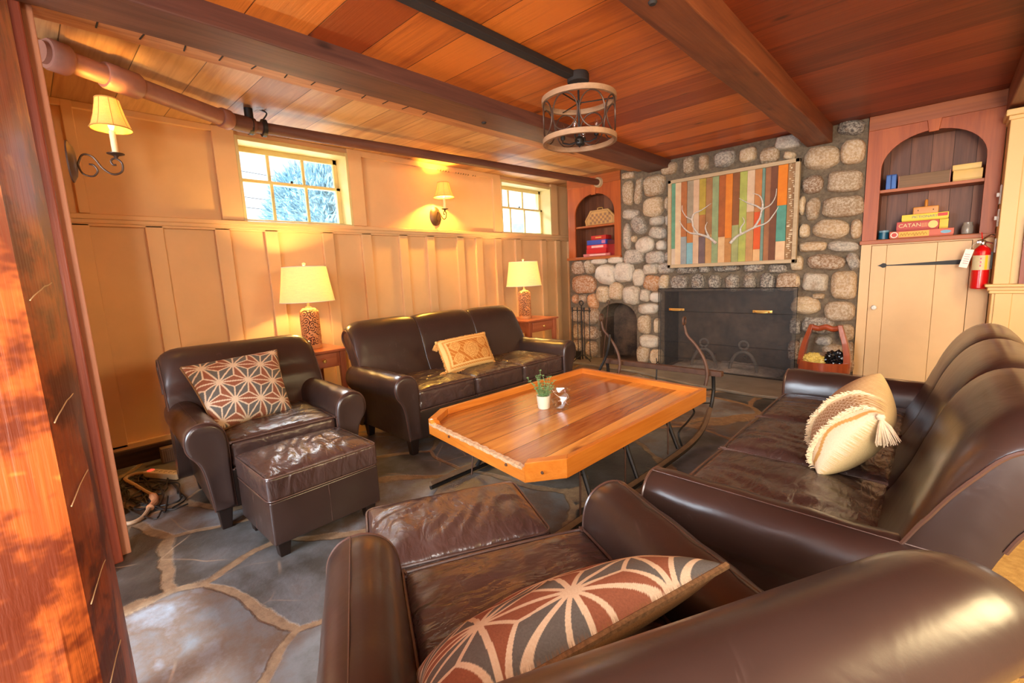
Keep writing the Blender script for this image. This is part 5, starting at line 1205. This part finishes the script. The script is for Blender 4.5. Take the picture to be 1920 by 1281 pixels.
# ------------------------------------------------------------------ big post in the left foreground
m = MB(); R = []
for i in range(60):
    z = -.0+ZC*i/59; j = lambda k: .0035*fnoise((z*5+k*7, k*2.1, z*1.3))
    step_ = .006 if z < .86 else 0
    R.append([(-.84+j(1), .036+j(2)*.35, z), (-.66, .020+j(3)*.3, z), (-.60+j(4), .0005+j(5)*.3, z), (-.592+j(6)+step_, -.02, z), (-.585+j(7)+step_, -.26, z), (-.86, -.26, z), (-.88, -.02, z)])
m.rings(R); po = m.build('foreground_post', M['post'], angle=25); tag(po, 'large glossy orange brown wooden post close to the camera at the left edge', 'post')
# scratches
for z in (1.125, 1.01, .925, .82, .72, .64):
    m = MB(); P = []
    for q in range(7):
        s_ = q/6; P.append((-.603-.055*s_+.0008, .0026+.0178*s_+.0010, z+.024*s_-.008*s_*s_+random.uniform(-.0006, .0006)))
    m.tube(P, .0006, 4); m.build('pale_scratch', M['frame'], po)
# ------------------------------------------------------------------ outside the windows
def bush(label, c, r, n, seed):
    R_ = random.Random(seed); m = MB()
    for k in range(n):
        v = Vector((R_.gauss(0, 1), R_.gauss(0, 1), R_.gauss(0, 1))).normalized(); rad = R_.uniform(.8, 1.0)*(1+.10*fnoise(v*4))
        p_ = Vector((v.x*r[0], v.y*r[1], v.z*r[2]))*rad; d = (v+Vector((R_.uniform(-.6, .6), R_.uniform(-.6, .6), R_.uniform(-.2, .8)))).normalized(); s_ = d.cross(Vector((R_.random(), R_.random(), R_.random()))).normalized()*.022; L_ = R_.uniform(.08, .2)
        m.add([p_-s_, p_+s_, p_+d*L_], [(0, 1, 2)])
    t = thing('evergreen_bush', label, 'bush', (c[0], c[1], .0)); m.v = [(a, b, z+c[2]) for a, b, z in m.v]; m.build('foliage', M['bush'], t, smooth=False)
    P = []; core = MB(); core.add([(v.x*r[0]*.85, v.y*r[1]*.85, c[2]+v.z*r[2]*.85) for v in IV], IF); core.build('inner_foliage', M['bush'], t)
    MB().tube([(0, 0, .9), (0, 0, c[2])], .05, 8).build('trunk', M['rust'], t)
bush('blue green evergreen bush outside the larger near window', (-7.0, 3.35, 2.02), (.75, .85, .86), 9000, 3)
struct(MB().bb(-30, -4.2, -20, 40, .9, 1.0).build('ground_outside', flat('pale_gravel', (206, 208, 206), .9), smooth=False))
t = thing('overhead_wires', 'thin dark utility wires crossing the sky outside the near window', 'wires', (-8, 0, 2.4))
for z0_, z1_ in ((.22, -.05), (.06, -.20), (.62, .32)):
    MB().tube([(0, .5+k*.4, z0_+(z1_-z0_)*k/12-.02*math.sin(PI*k/12)) for k in range(13)], .004, 5).build('wire', M['blackcord'], t)
t = thing('neighbouring_building', 'pale building with white posts seen through the far window', 'building', (-6.8, 8.0, 1.0), math.radians(-42))
MB().bb(-.9, -.8, -2.2, 2.2, 0, 1.9).build('wall_panel', M['outsid'], t, smooth=False)
for y in (-1.9, -1.45, -1.0, -.55, -.1, .35, .8, 1.3): MB().bb(-.2, -.08, y-.045, y+.045, 0, 1.9).build('white_post', flat('white_post_paint', (228, 238, 244), .6), t, smooth=False)
for y in (-1.2, -.2): MB().bb(-.8, -.78, y-.16, y+.16, .5, 1.3).build('dark_opening', flat('dark_opening', (150, 162, 172), .6), t, smooth=False)
